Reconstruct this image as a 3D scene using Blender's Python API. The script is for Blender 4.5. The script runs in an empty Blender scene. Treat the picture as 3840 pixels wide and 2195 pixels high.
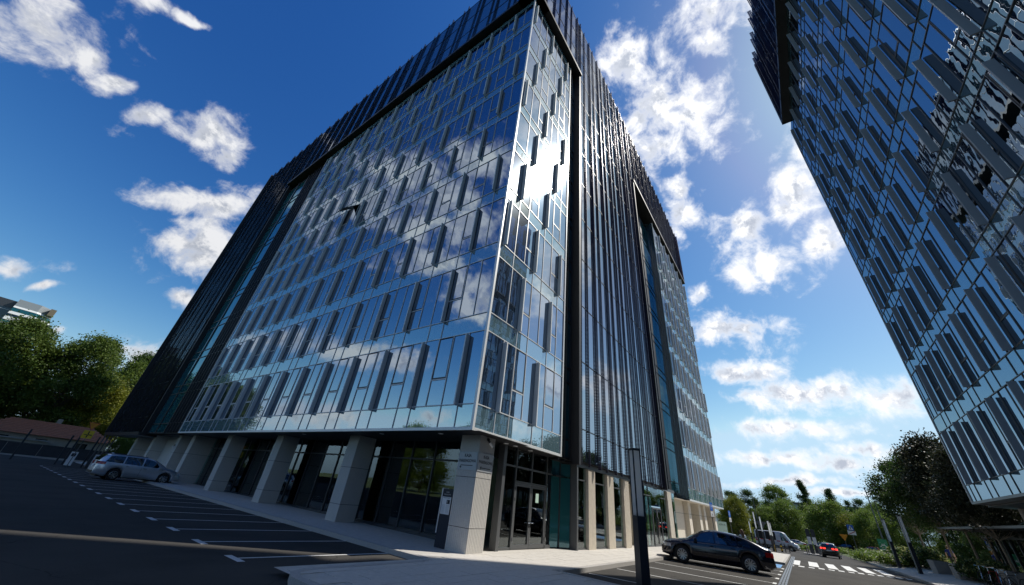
import bpy, math, random
import numpy as np
from mathutils import Vector, Matrix, Euler

rng = random.Random(7)
nrg = np.random.default_rng(11)
sc = bpy.context.scene
COL = sc.collection
R = math.radians

# ------------------------------------------------------------------ camera
CAM = np.array((-9.368, -8.252, 1.6)); FOC = 1307.16
def cam_axes():
    y, p, r = R(37.654), R(30.276), R(6.529)
    f = np.array((math.cos(p)*math.cos(y), math.cos(p)*math.sin(y), math.sin(p)))
    r0 = np.cross(f, (0, 0, 1)); r0 /= np.linalg.norm(r0); u0 = np.cross(r0, f)
    return math.cos(r)*r0+math.sin(r)*u0, -math.sin(r)*r0+math.cos(r)*u0, f
AX = cam_axes()
cd = bpy.data.cameras.new('camera'); cam = bpy.data.objects.new('camera', cd); COL.objects.link(cam)
m = Matrix.Identity(4)
for i in range(3):
    m[i][0], m[i][1], m[i][2], m[i][3] = AX[0][i], AX[1][i], -AX[2][i], CAM[i]
cam.matrix_world = m
cd.sensor_width = 36.0; cd.sensor_fit = 'HORIZONTAL'; cd.lens = FOC/3840*36
cd.clip_start = 0.05; cd.clip_end = 6000
sc.camera = cam

# ------------------------------------------------------------------ world: sky and clouds
SUN = Vector((0.53483, -0.35815, 0.7653)).normalized()
w = bpy.data.worlds.new('World'); sc.world = w; w.use_nodes = True
nt = w.node_tree; N = nt.nodes; LK = nt.links; N.clear()
def nd(t, **kw):
    n = N.new(t)
    for k, v in kw.items(): setattr(n, k, v)
    return n
out = nd('ShaderNodeOutputWorld'); bg = nd('ShaderNodeBackground')
sky = nd('ShaderNodeTexSky'); sky.sky_type = 'NISHITA'; sky.sun_disc = False
sky.sun_elevation = math.asin(SUN.z); sky.sun_rotation = math.atan2(SUN.x, SUN.y)
sky.air_density = 1.0; sky.dust_density = 0.4; sky.ozone_density = 1.0; sky.altitude = 100
SKY_STRENGTH = 0.085
tc = nd('ShaderNodeTexCoord')
def mth(op, a, b=None, clamp=False):
    n = nd('ShaderNodeMath', operation=op, use_clamp=clamp)
    for i, v in enumerate((a, b)):
        if v is None: continue
        if isinstance(v, (int, float)): n.inputs[i].default_value = v
        else: LK.new(v, n.inputs[i])
    return n.outputs[0]
def vmth(op, a, b):
    n = nd('ShaderNodeVectorMath', operation=op)
    for i, v in enumerate((a, b)):
        if isinstance(v, tuple): n.inputs[i].default_value = v
        else: LK.new(v, n.inputs[i])
    return n.outputs[0]
def noise(vec, scale, detail, rough=0.55, dist=0.0):
    n = nd('ShaderNodeTexNoise'); n.inputs['Scale'].default_value = scale; n.inputs['Detail'].default_value = detail
    n.inputs['Roughness'].default_value = rough; n.inputs['Distortion'].default_value = dist
    LK.new(vec, n.inputs['Vector']); return n
# clouds: azimuth, elevation, half-width, half-height (degrees) and tilt of each cumulus
CLOUDS = [(106.0, 33.4, 3.9, 2.3, -63), (103.2, 33.9, 1.6, 1.7, -59), (100.4, 33.5, 1.6, 0.8, -55), (96.6, 32.6, 1.9, 1.0, -50), (103.0, 41.9, 1.4, 0.9, -62), (100.0, 43.5, 1.2, 0.4, -59), (90.9, 35.4, 2.7, 1.7, -46), (88.4, 34.0, 1.4, 1.2, -42), (87.0, 27.8, 4.1, 1.7, -37), (83.9, 23.1, 3.7, 2.7, -31), (83.0, 17.2, 1.4, 1.2, -26), (94.7, 14.4, 1.7, 0.9, -32), (92.6, 13.2, 0.7, 0.4, -29), (83.6, 9.4, 2.4, 1.3, -19), (89.6, 9.6, 0.6, 0.5, -22),
 (5.3, 56.8, 5.4, 5.5, 22), (11.3, 62.8, 3.0, 3.0, 18), (-0.2, 52.8, 5.1, 3.4, 25), (8.8, 50.8, 4.7, 2.4, 17), (-9.8, 63.1, 3.2, 1.9, 39), (-8.5, 60.3, 2.0, 1.6, 36), (6.4, 40.9, 2.2, 3.1, 15), (4.8, 44.6, 1.5, 1.4, 18), (-2.9, 36.8, 2.9, 2.7, 20), (-4.7, 31.8, 4.1, 2.9, 18), (-11.9, 38.7, 2.8, 3.8, 28), (-15.4, 44.1, 1.8, 2.7, 35), (-12.7, 32.5, 1.6, 2.2, 24), (1.0, 23.2, 4.6, 2.3, 9), (5.6, 29.1, 1.5, 1.6, 10), (1.5, 17.8, 4.7, 1.9, 5), (-4.3, 14.6, 6.3, 1.9, 5), (-11.1, 13.8, 3.2, 2.3, 6), (-0.9, 10.7, 6.7, 1.5, 1), (1.5, 7.5, 4.4, 1.1, -2), (-6.2, 6.9, 5.0, 1.0, -2), (0.1, 4.9, 5.9, 0.6, -3), (-5.1, 4.1, 4.5, 0.5, -4), (-8.3, 8.3, 2.8, 0.9, 0),
 (114.5, 43.6, 8.9, 2.8, 27), (130.8, 49.7, 6.8, 3.4, 15), (111.2, 37.9, 6.8, 2.8, 27), (126.6, 43.4, 6.9, 3.3, 17), (122.0, 37.7, 8.1, 2.4, 19), (132.9, 40.1, 4.5, 3.1, 13), (126.9, 32.3, 8.4, 2.2, 15), (133.7, 29.7, 4.6, 3.3, 11), (108.9, 15.3, 6.9, 1.7, 18), (119.5, 17.0, 6.3, 2.1, 14), (135.7, 27.3, 3.9, 2.6, 10), (125.8, 16.5, 4.2, 2.5, 11), (115.2, 7.0, 7.1, 2.1, 10), (132.6, 9.2, 3.6, 1.2, 8),
 (-37.6, 62.8, 4.4, 5.7, 4), (-33.9, 55.3, 4.5, 4.2, 2), (-36.2, 50.1, 4.2, 3.6, 4), (-32.0, 32.6, 3.2, 5.9, 3), (-30.2, 16.0, 2.5, 3.7, 4), (-24.9, 46.5, 3.0, 3.0, -4), (-22.2, 61.5, 2.7, 4.1, -9), (-25.9, 37.9, 1.9, 5.7, -2), (-22.8, 16.3, 3.5, 3.6, 2),
 (160, 24, 9, 3, 4), (176, 12, 9, 2.2, 0), (190, 40, 8, 4, 10), (205, 16, 10, 3, 0), (232, 30, 8, 4, -6), (250, 10, 12, 2, 0), (285, 22, 9, 3, 5), (300, 50, 6, 4, 0), (315, 9, 9, 2, 0), (152, 8, 7, 1.6, 0), (215, 58, 7, 4, 20)]
dirv = tc.outputs['Generated']
wn = noise(dirv, 7.0, 4, 0.6)
wrp = vmth('MULTIPLY', vmth('SUBTRACT', wn.outputs['Color'], (0.5, 0.5, 0.5)), (0.085, 0.085, 0.085))
dw = vmth('ADD', dirv, wrp)
mn = None
for az, el, a, b, tilt in CLOUDS:
    az, el, tilt = R(az), R(el), R(tilt)
    c = Vector((math.cos(el)*math.cos(az), math.cos(el)*math.sin(az), math.sin(el)))
    e = Vector((0, 0, 1)).cross(c).normalized(); u = c.cross(e)
    X = e*math.cos(tilt)+u*math.sin(tilt); Y = c.cross(X)
    rot = Matrix((X, Y, c)).transposed().to_euler()
    mp = nd('ShaderNodeMapping', vector_type='TEXTURE')
    mp.inputs['Location'].default_value = c; mp.inputs['Rotation'].default_value = rot
    k_ = 0.80 if az > 1.87 and az < 2.5 else 1.0
    mp.inputs['Scale'].default_value = (k_*R(a)*(1.25 if el > 0.4 or az > 1 else 1.1), k_*R(b)*(1.25 if el > 0.4 or az > 1 else 0.95), 0.35)
    LK.new(dw, mp.inputs['Vector'])
    ln = nd('ShaderNodeVectorMath', operation='LENGTH'); LK.new(mp.outputs[0], ln.inputs[0])
    mn = ln.outputs['Value'] if mn is None else mth('MINIMUM', mn, ln.outputs['Value'])
core = mth('SUBTRACT', 1.0, mth('MINIMUM', mn, 2.0))
f1 = noise(dirv, 17.0, 9, 0.62, 0.25).outputs['Fac']
sv = vmth('ADD', dirv, tuple(SUN*0.022+Vector((0, 0, 0.034))))
f2 = noise(sv, 17.0, 6, 0.62, 0.25).outputs['Fac']
dens = mth('ADD', mth('MULTIPLY', core, 0.62), mth('MULTIPLY', mth('SUBTRACT', f1, 0.5), 2.1))
def mapr(v, a, b, c=0.0, d=1.0, smooth=True):
    n = nd('ShaderNodeMapRange', interpolation_type='SMOOTHSTEP' if smooth else 'LINEAR')
    n.inputs['From Min'].default_value = a; n.inputs['From Max'].default_value = b
    n.inputs['To Min'].default_value = c; n.inputs['To Max'].default_value = d
    LK.new(v, n.inputs['Value']); return n.outputs['Result']
mask = mth('POWER', mapr(dens, -0.16, 0.56), 1.15)
lit = mth('ADD', mapr(mth('SUBTRACT', f1, f2), -0.07, 0.09, 0.0, 1.0), 0.0)
thick = mapr(dens, 0.16, 0.62)
shade = mth('SUBTRACT', 1.0, mth('MULTIPLY', thick, mth('SUBTRACT', 0.74, mth('MULTIPLY', lit, 0.74))))
ccol = nd('ShaderNodeMix', data_type='RGBA'); LK.new(shade, ccol.inputs[0])
K = 1.0/SKY_STRENGTH
ccol.inputs[6].default_value = (0.30*K, 0.36*K, 0.48*K, 1); ccol.inputs[7].default_value = (0.98*K, 0.99*K, 1.02*K, 1)
dt = nd('ShaderNodeVectorMath', operation='DOT_PRODUCT'); LK.new(dirv, dt.inputs[0]); dt.inputs[1].default_value = SUN
fwd = mapr(dt.outputs['Value'], -0.1, 0.85, 0.76, 1.0)          # clouds scatter most light forward, towards the sun side
cl2 = nd('ShaderNodeVectorMath', operation='SCALE'); LK.new(ccol.outputs[2], cl2.inputs[0]); LK.new(fwd, cl2.inputs['Scale'])
hs = nd('ShaderNodeHueSaturation'); hs.inputs['Saturation'].default_value = 1.22; LK.new(sky.outputs[0], hs.inputs['Color'])
mix = nd('ShaderNodeMix', data_type='RGBA')
sp_ = nd('ShaderNodeSeparateColor'); LK.new(hs.outputs[0], sp_.inputs[0]); cb_ = nd('ShaderNodeCombineColor')
ch_ = []
for i, (g_, a_) in enumerate(((1.75, 4.6), (1.36, 2.12), (0.90, 1.25))):      # clear deep-blue air, paler towards the sun
    ch_.append(mth('MULTIPLY', mth('POWER', mth('MULTIPLY', sp_.outputs[i], SKY_STRENGTH), g_), a_/SKY_STRENGTH))
B_ = mth('MINIMUM', ch_[2], 0.88/SKY_STRENGTH); G_ = mth('MINIMUM', ch_[1], mth('MULTIPLY', B_, 0.80)); R_ = mth('MINIMUM', ch_[0], mth('MULTIPLY', G_, 0.70))
for i, v_ in enumerate((R_, G_, B_)): LK.new(v_, cb_.inputs[i])
LK.new(mask, mix.inputs[0]); LK.new(cb_.outputs[0], mix.inputs[6]); LK.new(cl2.outputs[0], mix.inputs[7])
LK.new(mix.outputs[2], bg.inputs['Color']); bg.inputs['Strength'].default_value = SKY_STRENGTH
w.cycles.sampling_method = 'NONE'
LK.new(bg.outputs[0], out.inputs['Surface'])

# ------------------------------------------------------------------ sun, exposure
sd = bpy.data.lights.new('sun', 'SUN'); sd.energy = 4.6; sd.angle = R(0.53); sd.color = (1.0, 0.95, 0.87)
so = bpy.data.objects.new('sun', sd); COL.objects.link(so)
so.rotation_euler = SUN.to_track_quat('Z', 'Y').to_euler(); so.location = (30, -30, 80)
vs = sc.view_settings; vs.view_transform = 'Standard'; vs.look = 'None'; vs.exposure = 0.15; vs.gamma = 1.0; vs.use_curve_mapping = False
sc.render.engine = 'CYCLES'
sc.cycles.max_bounces = 8; sc.cycles.transparent_max_bounces = 24; sc.cycles.glossy_bounces = 5; sc.cycles.diffuse_bounces = 3
sc.cycles.sample_clamp_indirect = 6.0
sc.cycles.caustics_reflective = False; sc.cycles.caustics_refractive = False

# ------------------------------------------------------------------ materials
MAT = {}
def mat(name, col=(0.5, 0.5, 0.5), rough=0.5, metal=0.0, spec=0.5, var=0.0, vscale=3.0, bump=0.0, bscale=20.0, coat=0.0, emit=0.0):
    mt = bpy.data.materials.new(name); mt.use_nodes = True; t = mt.node_tree
    b = t.nodes['Principled BSDF']
    b.inputs['Base Color'].default_value = (*col, 1); b.inputs['Roughness'].default_value = rough
    b.inputs['Metallic'].default_value = metal; b.inputs['Specular IOR Level'].default_value = spec
    b.inputs['Coat Weight'].default_value = coat; b.inputs['Coat Roughness'].default_value = 0.04
    if emit: b.inputs['Emission Color'].default_value = (*col, 1); b.inputs['Emission Strength'].default_value = emit
    if var or bump:
        g = t.nodes.new('ShaderNodeNewGeometry')
    if var:
        n = t.nodes.new('ShaderNodeTexNoise'); n.inputs['Scale'].default_value = vscale; n.inputs['Detail'].default_value = 6; n.inputs['Roughness'].default_value = 0.65
        t.links.new(g.outputs['Position'], n.inputs['Vector'])
        r = t.nodes.new('ShaderNodeValToRGB')
        r.color_ramp.elements[0].position = 0.3; r.color_ramp.elements[1].position = 0.7
        r.color_ramp.elements[0].color = (*[c*(1-var) for c in col], 1); r.color_ramp.elements[1].color = (*[min(1, c*(1+var)) for c in col], 1)
        t.links.new(n.outputs['Fac'], r.inputs['Fac']); t.links.new(r.outputs['Color'], b.inputs['Base Color'])
    if bump:
        n2 = t.nodes.new('ShaderNodeTexNoise'); n2.inputs['Scale'].default_value = bscale; n2.inputs['Detail'].default_value = 4
        t.links.new(g.outputs['Position'], n2.inputs['Vector'])
        bp = t.nodes.new('ShaderNodeBump'); bp.inputs['Strength'].default_value = bump; bp.inputs['Distance'].default_value = 0.02
        t.links.new(n2.outputs['Fac'], bp.inputs['Height']); t.links.new(bp.outputs['Normal'], b.inputs['Normal'])
    MAT[name] = mt; return mt

def glass_mat(name, body, tint, ior, wave=0.0, wscale=0.6, see=None, rough=0.0, waz=(1, 1, 1), haze=0.0):
    """coated facade glass: fresnel mirror over a dark (or see-through) body"""
    mt = bpy.data.materials.new(name); mt.use_nodes = True; t = mt.node_tree; t.nodes.clear()
    o = t.nodes.new('ShaderNodeOutputMaterial'); mx = t.nodes.new('ShaderNodeMixShader')
    fr = t.nodes.new('ShaderNodeFresnel'); fr.inputs['IOR'].default_value = ior
    gl = t.nodes.new('ShaderNodeBsdfGlossy'); gl.inputs['Color'].default_value = (*tint, 1); gl.inputs['Roughness'].default_value = rough
    if see:
        bd = t.nodes.new('ShaderNodeBsdfTransparent'); bd.inputs['Color'].default_value = (*see, 1)
    else:
        bd = t.nodes.new('ShaderNodeBsdfDiffuse'); bd.inputs['Color'].default_value = (*body, 1)
    refl = gl.outputs[0]
    if haze:
        g2 = t.nodes.new('ShaderNodeBsdfGlossy'); g2.inputs['Color'].default_value = (*tint, 1); g2.inputs['Roughness'].default_value = 0.22
        mm = t.nodes.new('ShaderNodeMixShader'); mm.inputs[0].default_value = haze
        t.links.new(gl.outputs[0], mm.inputs[1]); t.links.new(g2.outputs[0], mm.inputs[2]); refl = mm.outputs[0]
    if wave:
        g = t.nodes.new('ShaderNodeNewGeometry'); mp = t.nodes.new('ShaderNodeMapping'); mp.inputs['Scale'].default_value = waz
        n = t.nodes.new('ShaderNodeTexNoise'); n.inputs['Scale'].default_value = wscale; n.inputs['Detail'].default_value = 1.5
        t.links.new(g.outputs['Position'], mp.inputs['Vector']); t.links.new(mp.outputs[0], n.inputs['Vector'])
        bp = t.nodes.new('ShaderNodeBump'); bp.inputs['Strength'].default_value = 1.0; bp.inputs['Distance'].default_value = wave
        t.links.new(n.outputs['Fac'], bp.inputs['Height'])
        t.links.new(bp.outputs['Normal'], gl.inputs['Normal'])
    t.links.new(fr.outputs[0], mx.inputs[0]); t.links.new(bd.outputs[0], mx.inputs[1]); t.links.new(refl, mx.inputs[2])
    t.links.new(mx.outputs[0], o.inputs['Surface'])
    MAT[name] = mt; return mt

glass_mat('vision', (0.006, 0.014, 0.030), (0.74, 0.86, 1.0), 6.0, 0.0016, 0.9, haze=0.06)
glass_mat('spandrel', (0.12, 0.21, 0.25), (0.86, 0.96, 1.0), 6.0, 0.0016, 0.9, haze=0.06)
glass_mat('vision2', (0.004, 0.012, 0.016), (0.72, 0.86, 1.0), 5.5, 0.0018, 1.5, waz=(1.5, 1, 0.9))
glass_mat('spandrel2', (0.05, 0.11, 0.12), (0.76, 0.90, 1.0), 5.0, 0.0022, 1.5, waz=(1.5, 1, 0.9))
glass_mat('frame_glass', (0.010, 0.014, 0.022), (0.86, 0.92, 1.0), 6.0, 0.002, 0.7)
glass_mat('teal_glass', (0.018, 0.10, 0.12), (0.50, 0.80, 0.92), 2.3, 0.004, 0.6)
glass_mat('shop_glass', (0, 0, 0), (0.85, 0.93, 0.95), 2.1, 0.0012, 0.8, see=(0.82, 0.95, 0.90))
glass_mat('lobby_glass', (0.008, 0.012, 0.013), (0.75, 0.85, 0.9), 1.9, 0.004, 0.7)
glass_mat('car_glass', (0.006, 0.008, 0.010), (0.9, 0.95, 1.0), 2.2)
mat('aluminium', (0.66, 0.68, 0.69), 0.42, 0.1)
mat('white_trim', (0.78, 0.79, 0.78), 0.35, 0.2)
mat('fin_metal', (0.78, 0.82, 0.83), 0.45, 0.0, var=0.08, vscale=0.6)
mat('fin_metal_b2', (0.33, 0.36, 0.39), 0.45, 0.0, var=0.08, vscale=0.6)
mat('dark_metal', (0.014, 0.016, 0.020), 0.40, 0.0)
mat('soffit_black', (0.010, 0.010, 0.012), 0.55)
mat('grey_metal', (0.115, 0.120, 0.125), 0.42, 0.3)
mat('charcoal', (0.045, 0.050, 0.058), 0.45, 0.2)
mat('post_paint', (0.028, 0.034, 0.044), 0.42, 0.2)
mat('granite', (0.56, 0.54, 0.50), 0.75, var=0.22, vscale=55.0, bump=0.25, bscale=90)
mat('limestone', (0.66, 0.60, 0.50), 0.8, var=0.10, vscale=6.0, bump=0.12, bscale=60)
mat('joint', (0.03, 0.03, 0.03), 0.9)
mat('rubber', (0.014, 0.014, 0.015), 0.85)
mat('rim', (0.50, 0.51, 0.52), 0.28, 0.9)
mat('chrome', (0.7, 0.7, 0.7), 0.12, 1.0)
mat('black_plastic', (0.015, 0.015, 0.016), 0.5)
mat('kerbstone', (0.42, 0.40, 0.37), 0.85, var=0.18, vscale=30, bump=0.3, bscale=70)
mat('slab_stone', (0.55, 0.52, 0.47), 0.85, var=0.10, vscale=9, bump=0.2, bscale=60)
mat('line_paint', (0.66, 0.66, 0.64), 0.75, var=0.16, vscale=14)
mat('blue_paint', (0.10, 0.27, 0.52), 0.75, var=0.16, vscale=9)
mat('sign_grey', (0.44, 0.46, 0.48), 0.45, 0.2)
mat('letter_black', (0.012, 0.012, 0.014), 0.6)
mat('white_panel', (0.72, 0.73, 0.74), 0.45)
mat('lamp_diffuser', (0.66, 0.70, 0.70), 0.35)
mat('navy_panel', (0.010, 0.014, 0.030), 0.35)
mat('orange_sign', (0.75, 0.27, 0.01), 0.5)
mat('yellow_sign', (0.78, 0.50, 0.02), 0.5)
mat('blue_sign', (0.02, 0.12, 0.50), 0.45)
mat('green_sign', (0.02, 0.20, 0.10), 0.5)
mat('pale_green', (0.52, 0.70, 0.60), 0.45)
mat('red_paint', (0.45, 0.02, 0.018), 0.35)
mat('roof_tile', (0.34, 0.135, 0.075), 0.8, var=0.2, vscale=5)
mat('plaster', (0.42, 0.38, 0.32), 0.9, var=0.1)
mat('wall_dark', (0.05, 0.05, 0.055), 0.85, var=0.15)
mat('concrete', (0.34, 0.33, 0.31), 0.85, var=0.12, vscale=7, bump=0.15, bscale=40)
mat('bark', (0.11, 0.085, 0.06), 0.9, var=0.3, vscale=6, bump=0.4, bscale=18)
mat('pale_bark', (0.30, 0.25, 0.19), 0.9, var=0.25, vscale=8)
mat('interior_wall', (0.60, 0.78, 0.70), 0.8)
mat('interior_floor', (0.50, 0.50, 0.47), 0.4)
mat('hair_brown', (0.10, 0.045, 0.02), 0.6)
mat('skin', (0.55, 0.32, 0.22), 0.55)
mat('white_cloth', (0.75, 0.75, 0.74), 0.85)
mat('blue_cloth', (0.02, 0.035, 0.22), 0.85)
mat('dark_cloth', (0.012, 0.013, 0.018), 0.9)
mat('tan_cloth', (0.32, 0.24, 0.12), 0.9)
mat('tail_red', (0.38, 0.008, 0.008), 0.2, coat=0.6)
mat('brake_lit', (1.0, 0.05, 0.03), 0.3, emit=1.6)
mat('headlamp', (0.55, 0.58, 0.6), 0.12, 0.4)
mat('car_silver', (0.62, 0.64, 0.68), 0.32, 0.6, coat=0.8)
mat('car_navy', (0.006, 0.007, 0.018), 0.22, 0.3, coat=1.0)
mat('car_black', (0.010, 0.012, 0.016), 0.25, 0.3, coat=1.0)
mat('car_white', (0.62, 0.62, 0.62), 0.35, coat=0.6)
mat('car_red', (0.42, 0.02, 0.02), 0.3, coat=0.8)
mat('car_paleblue', (0.32, 0.42, 0.52), 0.3, 0.4, coat=0.8)
mat('grille_steel', (0.16, 0.17, 0.18), 0.45, 0.7, var=0.15, vscale=12)
mat('tower_white', (0.66, 0.67, 0.66), 0.6)
mat('tower_grey', (0.30, 0.32, 0.33), 0.5, 0.3)
mat('tower_brown', (0.16, 0.13, 0.09), 0.6)
glass_mat('tower_glass', (0.012, 0.07, 0.075), (0.6, 0.85, 0.85), 1.9)
glass_mat('tower_dark_glass', (0.010, 0.016, 0.024), (0.7, 0.8, 0.9), 1.7)

# asphalt: aggregate grain, patches, tyre polish and fine cracks
def asphalt_mat():
    mt = mat('asphalt', (0.05, 0.048, 0.046), 0.95, spec=0.12); t = mt.node_tree; b = t.nodes['Principled BSDF']
    g = t.nodes.new('ShaderNodeNewGeometry')
    def nz(s, d, r=0.6):
        n = t.nodes.new('ShaderNodeTexNoise'); n.inputs['Scale'].default_value = s; n.inputs['Detail'].default_value = d; n.inputs['Roughness'].default_value = r
        t.links.new(g.outputs['Position'], n.inputs['Vector']); return n.outputs['Fac']
    a = t.nodes.new('ShaderNodeMath'); a.operation = 'MULTIPLY_ADD'; t.links.new(nz(0.45, 5), a.inputs[0]); a.inputs[1].default_value = 0.9
    t.links.new(nz(70, 2, 0.8), a.inputs[2])
    r = t.nodes.new('ShaderNodeValToRGB'); e = r.color_ramp.elements
    e[0].position = 0.55; e[0].color = (0.024, 0.023, 0.022, 1); e[1].position = 1.35/1.0 if False else 1.0; e[1].color = (0.070, 0.066, 0.060, 1)
    t.links.new(a.outputs[0], r.inputs['Fac'])
    v = t.nodes.new('ShaderNodeTexVoronoi'); v.feature = 'DISTANCE_TO_EDGE'; v.inputs['Scale'].default_value = 0.16
    wp = t.nodes.new('ShaderNodeVectorMath'); wp.operation = 'ADD'
    nn = t.nodes.new('ShaderNodeTexNoise'); nn.inputs['Scale'].default_value = 0.8; nn.inputs['Detail'].default_value = 5
    t.links.new(g.outputs['Position'], nn.inputs['Vector']); t.links.new(g.outputs['Position'], wp.inputs[0]); t.links.new(nn.outputs['Color'], wp.inputs[1])
    t.links.new(wp.outputs[0], v.inputs['Vector'])
    cr = t.nodes.new('ShaderNodeMapRange'); cr.inputs['From Min'].default_value = 0.0; cr.inputs['From Max'].default_value = 0.0022; cr.inputs['To Min'].default_value = 0.45
    t.links.new(v.outputs['Distance'], cr.inputs['Value'])
    mx = t.nodes.new('ShaderNodeMix'); mx.data_type = 'RGBA'; mx.blend_type = 'MULTIPLY'; mx.inputs[0].default_value = 1
    t.links.new(r.outputs['Color'], mx.inputs[6]); t.links.new(cr.outputs['Result'], mx.inputs[7])
    t.links.new(mx.outputs[2], b.inputs['Base Color'])
    bp = t.nodes.new('ShaderNodeBump'); bp.inputs['Strength'].default_value = 0.5; bp.inputs['Distance'].default_value = 0.01
    t.links.new(nz(110, 3, 0.8), bp.inputs['Height']); t.links.new(bp.outputs['Normal'], b.inputs['Normal'])
asphalt_mat()
mat('verge', (0.075, 0.105, 0.03), 0.95, var=0.45, vscale=1.2)
mat('paving', (0.50, 0.475, 0.43), 0.85, var=0.12, vscale=5, bump=0.2, bscale=50)

def perforated(name, col):
    """sheet-metal fin with rows of punched slots (real see-through holes by position)"""
    mt = bpy.data.materials.new(name); mt.use_nodes = True; t = mt.node_tree; b = t.nodes['Principled BSDF']; o = t.nodes['Material Output']
    b.inputs['Base Color'].default_value = (*col, 1); b.inputs['Roughness'].default_value = 0.3; b.inputs['Metallic'].default_value = 0.5
    g = t.nodes.new('ShaderNodeNewGeometry'); s = t.nodes.new('ShaderNodeSeparateXYZ'); t.links.new(g.outputs['Position'], s.inputs[0])
    def stripe(sock, per, duty):
        a = t.nodes.new('ShaderNodeMath'); a.operation = 'MULTIPLY'; a.inputs[1].default_value = 1/per; t.links.new(sock, a.inputs[0])
        f = t.nodes.new('ShaderNodeMath'); f.operation = 'FRACT'; t.links.new(a.outputs[0], f.inputs[0])
        c = t.nodes.new('ShaderNodeMath'); c.operation = 'LESS_THAN'; c.inputs[1].default_value = duty; t.links.new(f.outputs[0], c.inputs[0]); return c.outputs[0]
    sm = t.nodes.new('ShaderNodeMath'); sm.operation = 'ADD'; t.links.new(s.outputs['X'], sm.inputs[0]); t.links.new(s.outputs['Y'], sm.inputs[1])
    m1 = t.nodes.new('ShaderNodeMath'); m1.operation = 'MULTIPLY'; t.links.new(stripe(s.outputs['Z'], 0.085, 0.45), m1.inputs[0]); t.links.new(stripe(sm.outputs[0], 0.13, 0.72), m1.inputs[1])
    tr = t.nodes.new('ShaderNodeBsdfTransparent'); mx = t.nodes.new('ShaderNodeMixShader')
    t.links.new(m1.outputs[0], mx.inputs[0]); t.links.new(b.outputs[0], mx.inputs[1]); t.links.new(tr.outputs[0], mx.inputs[2]); t.links.new(mx.outputs[0], o.inputs['Surface'])
    MAT[name] = mt
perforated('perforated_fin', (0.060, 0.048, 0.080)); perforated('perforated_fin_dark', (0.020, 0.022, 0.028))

def leaf_mat(name, c0, c1, trans=0.35):
    mt = bpy.data.materials.new(name); mt.use_nodes = True; t = mt.node_tree; t.nodes.clear()
    o = t.nodes.new('ShaderNodeOutputMaterial'); at = t.nodes.new('ShaderNodeAttribute'); at.attribute_name = 'tint'
    r = t.nodes.new('ShaderNodeMix'); r.data_type = 'RGBA'; r.inputs[6].default_value = (*c0, 1); r.inputs[7].default_value = (*c1, 1)
    t.links.new(at.outputs['Fac'], r.inputs[0])
    d = t.nodes.new('ShaderNodeBsdfPrincipled'); d.inputs['Roughness'].default_value = 0.55; d.inputs['Specular IOR Level'].default_value = 0.35
    tr = t.nodes.new('ShaderNodeBsdfTranslucent'); mx = t.nodes.new('ShaderNodeMixShader'); mx.inputs[0].default_value = trans
    t.links.new(r.outputs[2], d.inputs['Base Color']); t.links.new(r.outputs[2], tr.inputs['Color'])
    t.links.new(d.outputs[0], mx.inputs[1]); t.links.new(tr.outputs[0], mx.inputs[2]); t.links.new(mx.outputs[0], o.inputs['Surface'])
    MAT[name] = mt
leaf_mat('leaf_green', (0.050, 0.095, 0.014), (0.15, 0.21, 0.035), .42)
leaf_mat('leaf_dark', (0.026, 0.060, 0.012), (0.075, 0.12, 0.025), .40)
leaf_mat('leaf_yellow', (0.11, 0.14, 0.014), (0.26, 0.26, 0.03), .45)
leaf_mat('leaf_purple', (0.018, 0.030, 0.012), (0.055, 0.055, 0.028), 0.25)
leaf_mat('leaf_bright', (0.075, 0.135, 0.018), (0.20, 0.27, 0.045), .45)
leaf_mat('lamp_diffuser', (0.88, 0.90, 0.90), (0.88, 0.90, 0.90), 0.75)
leaf_mat('petal_white', (0.45, 0.46, 0.36), (0.66, 0.66, 0.55), 0.3)
leaf_mat('petal_lime', (0.35, 0.36, 0.10), (0.58, 0.56, 0.24), 0.3)

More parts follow.
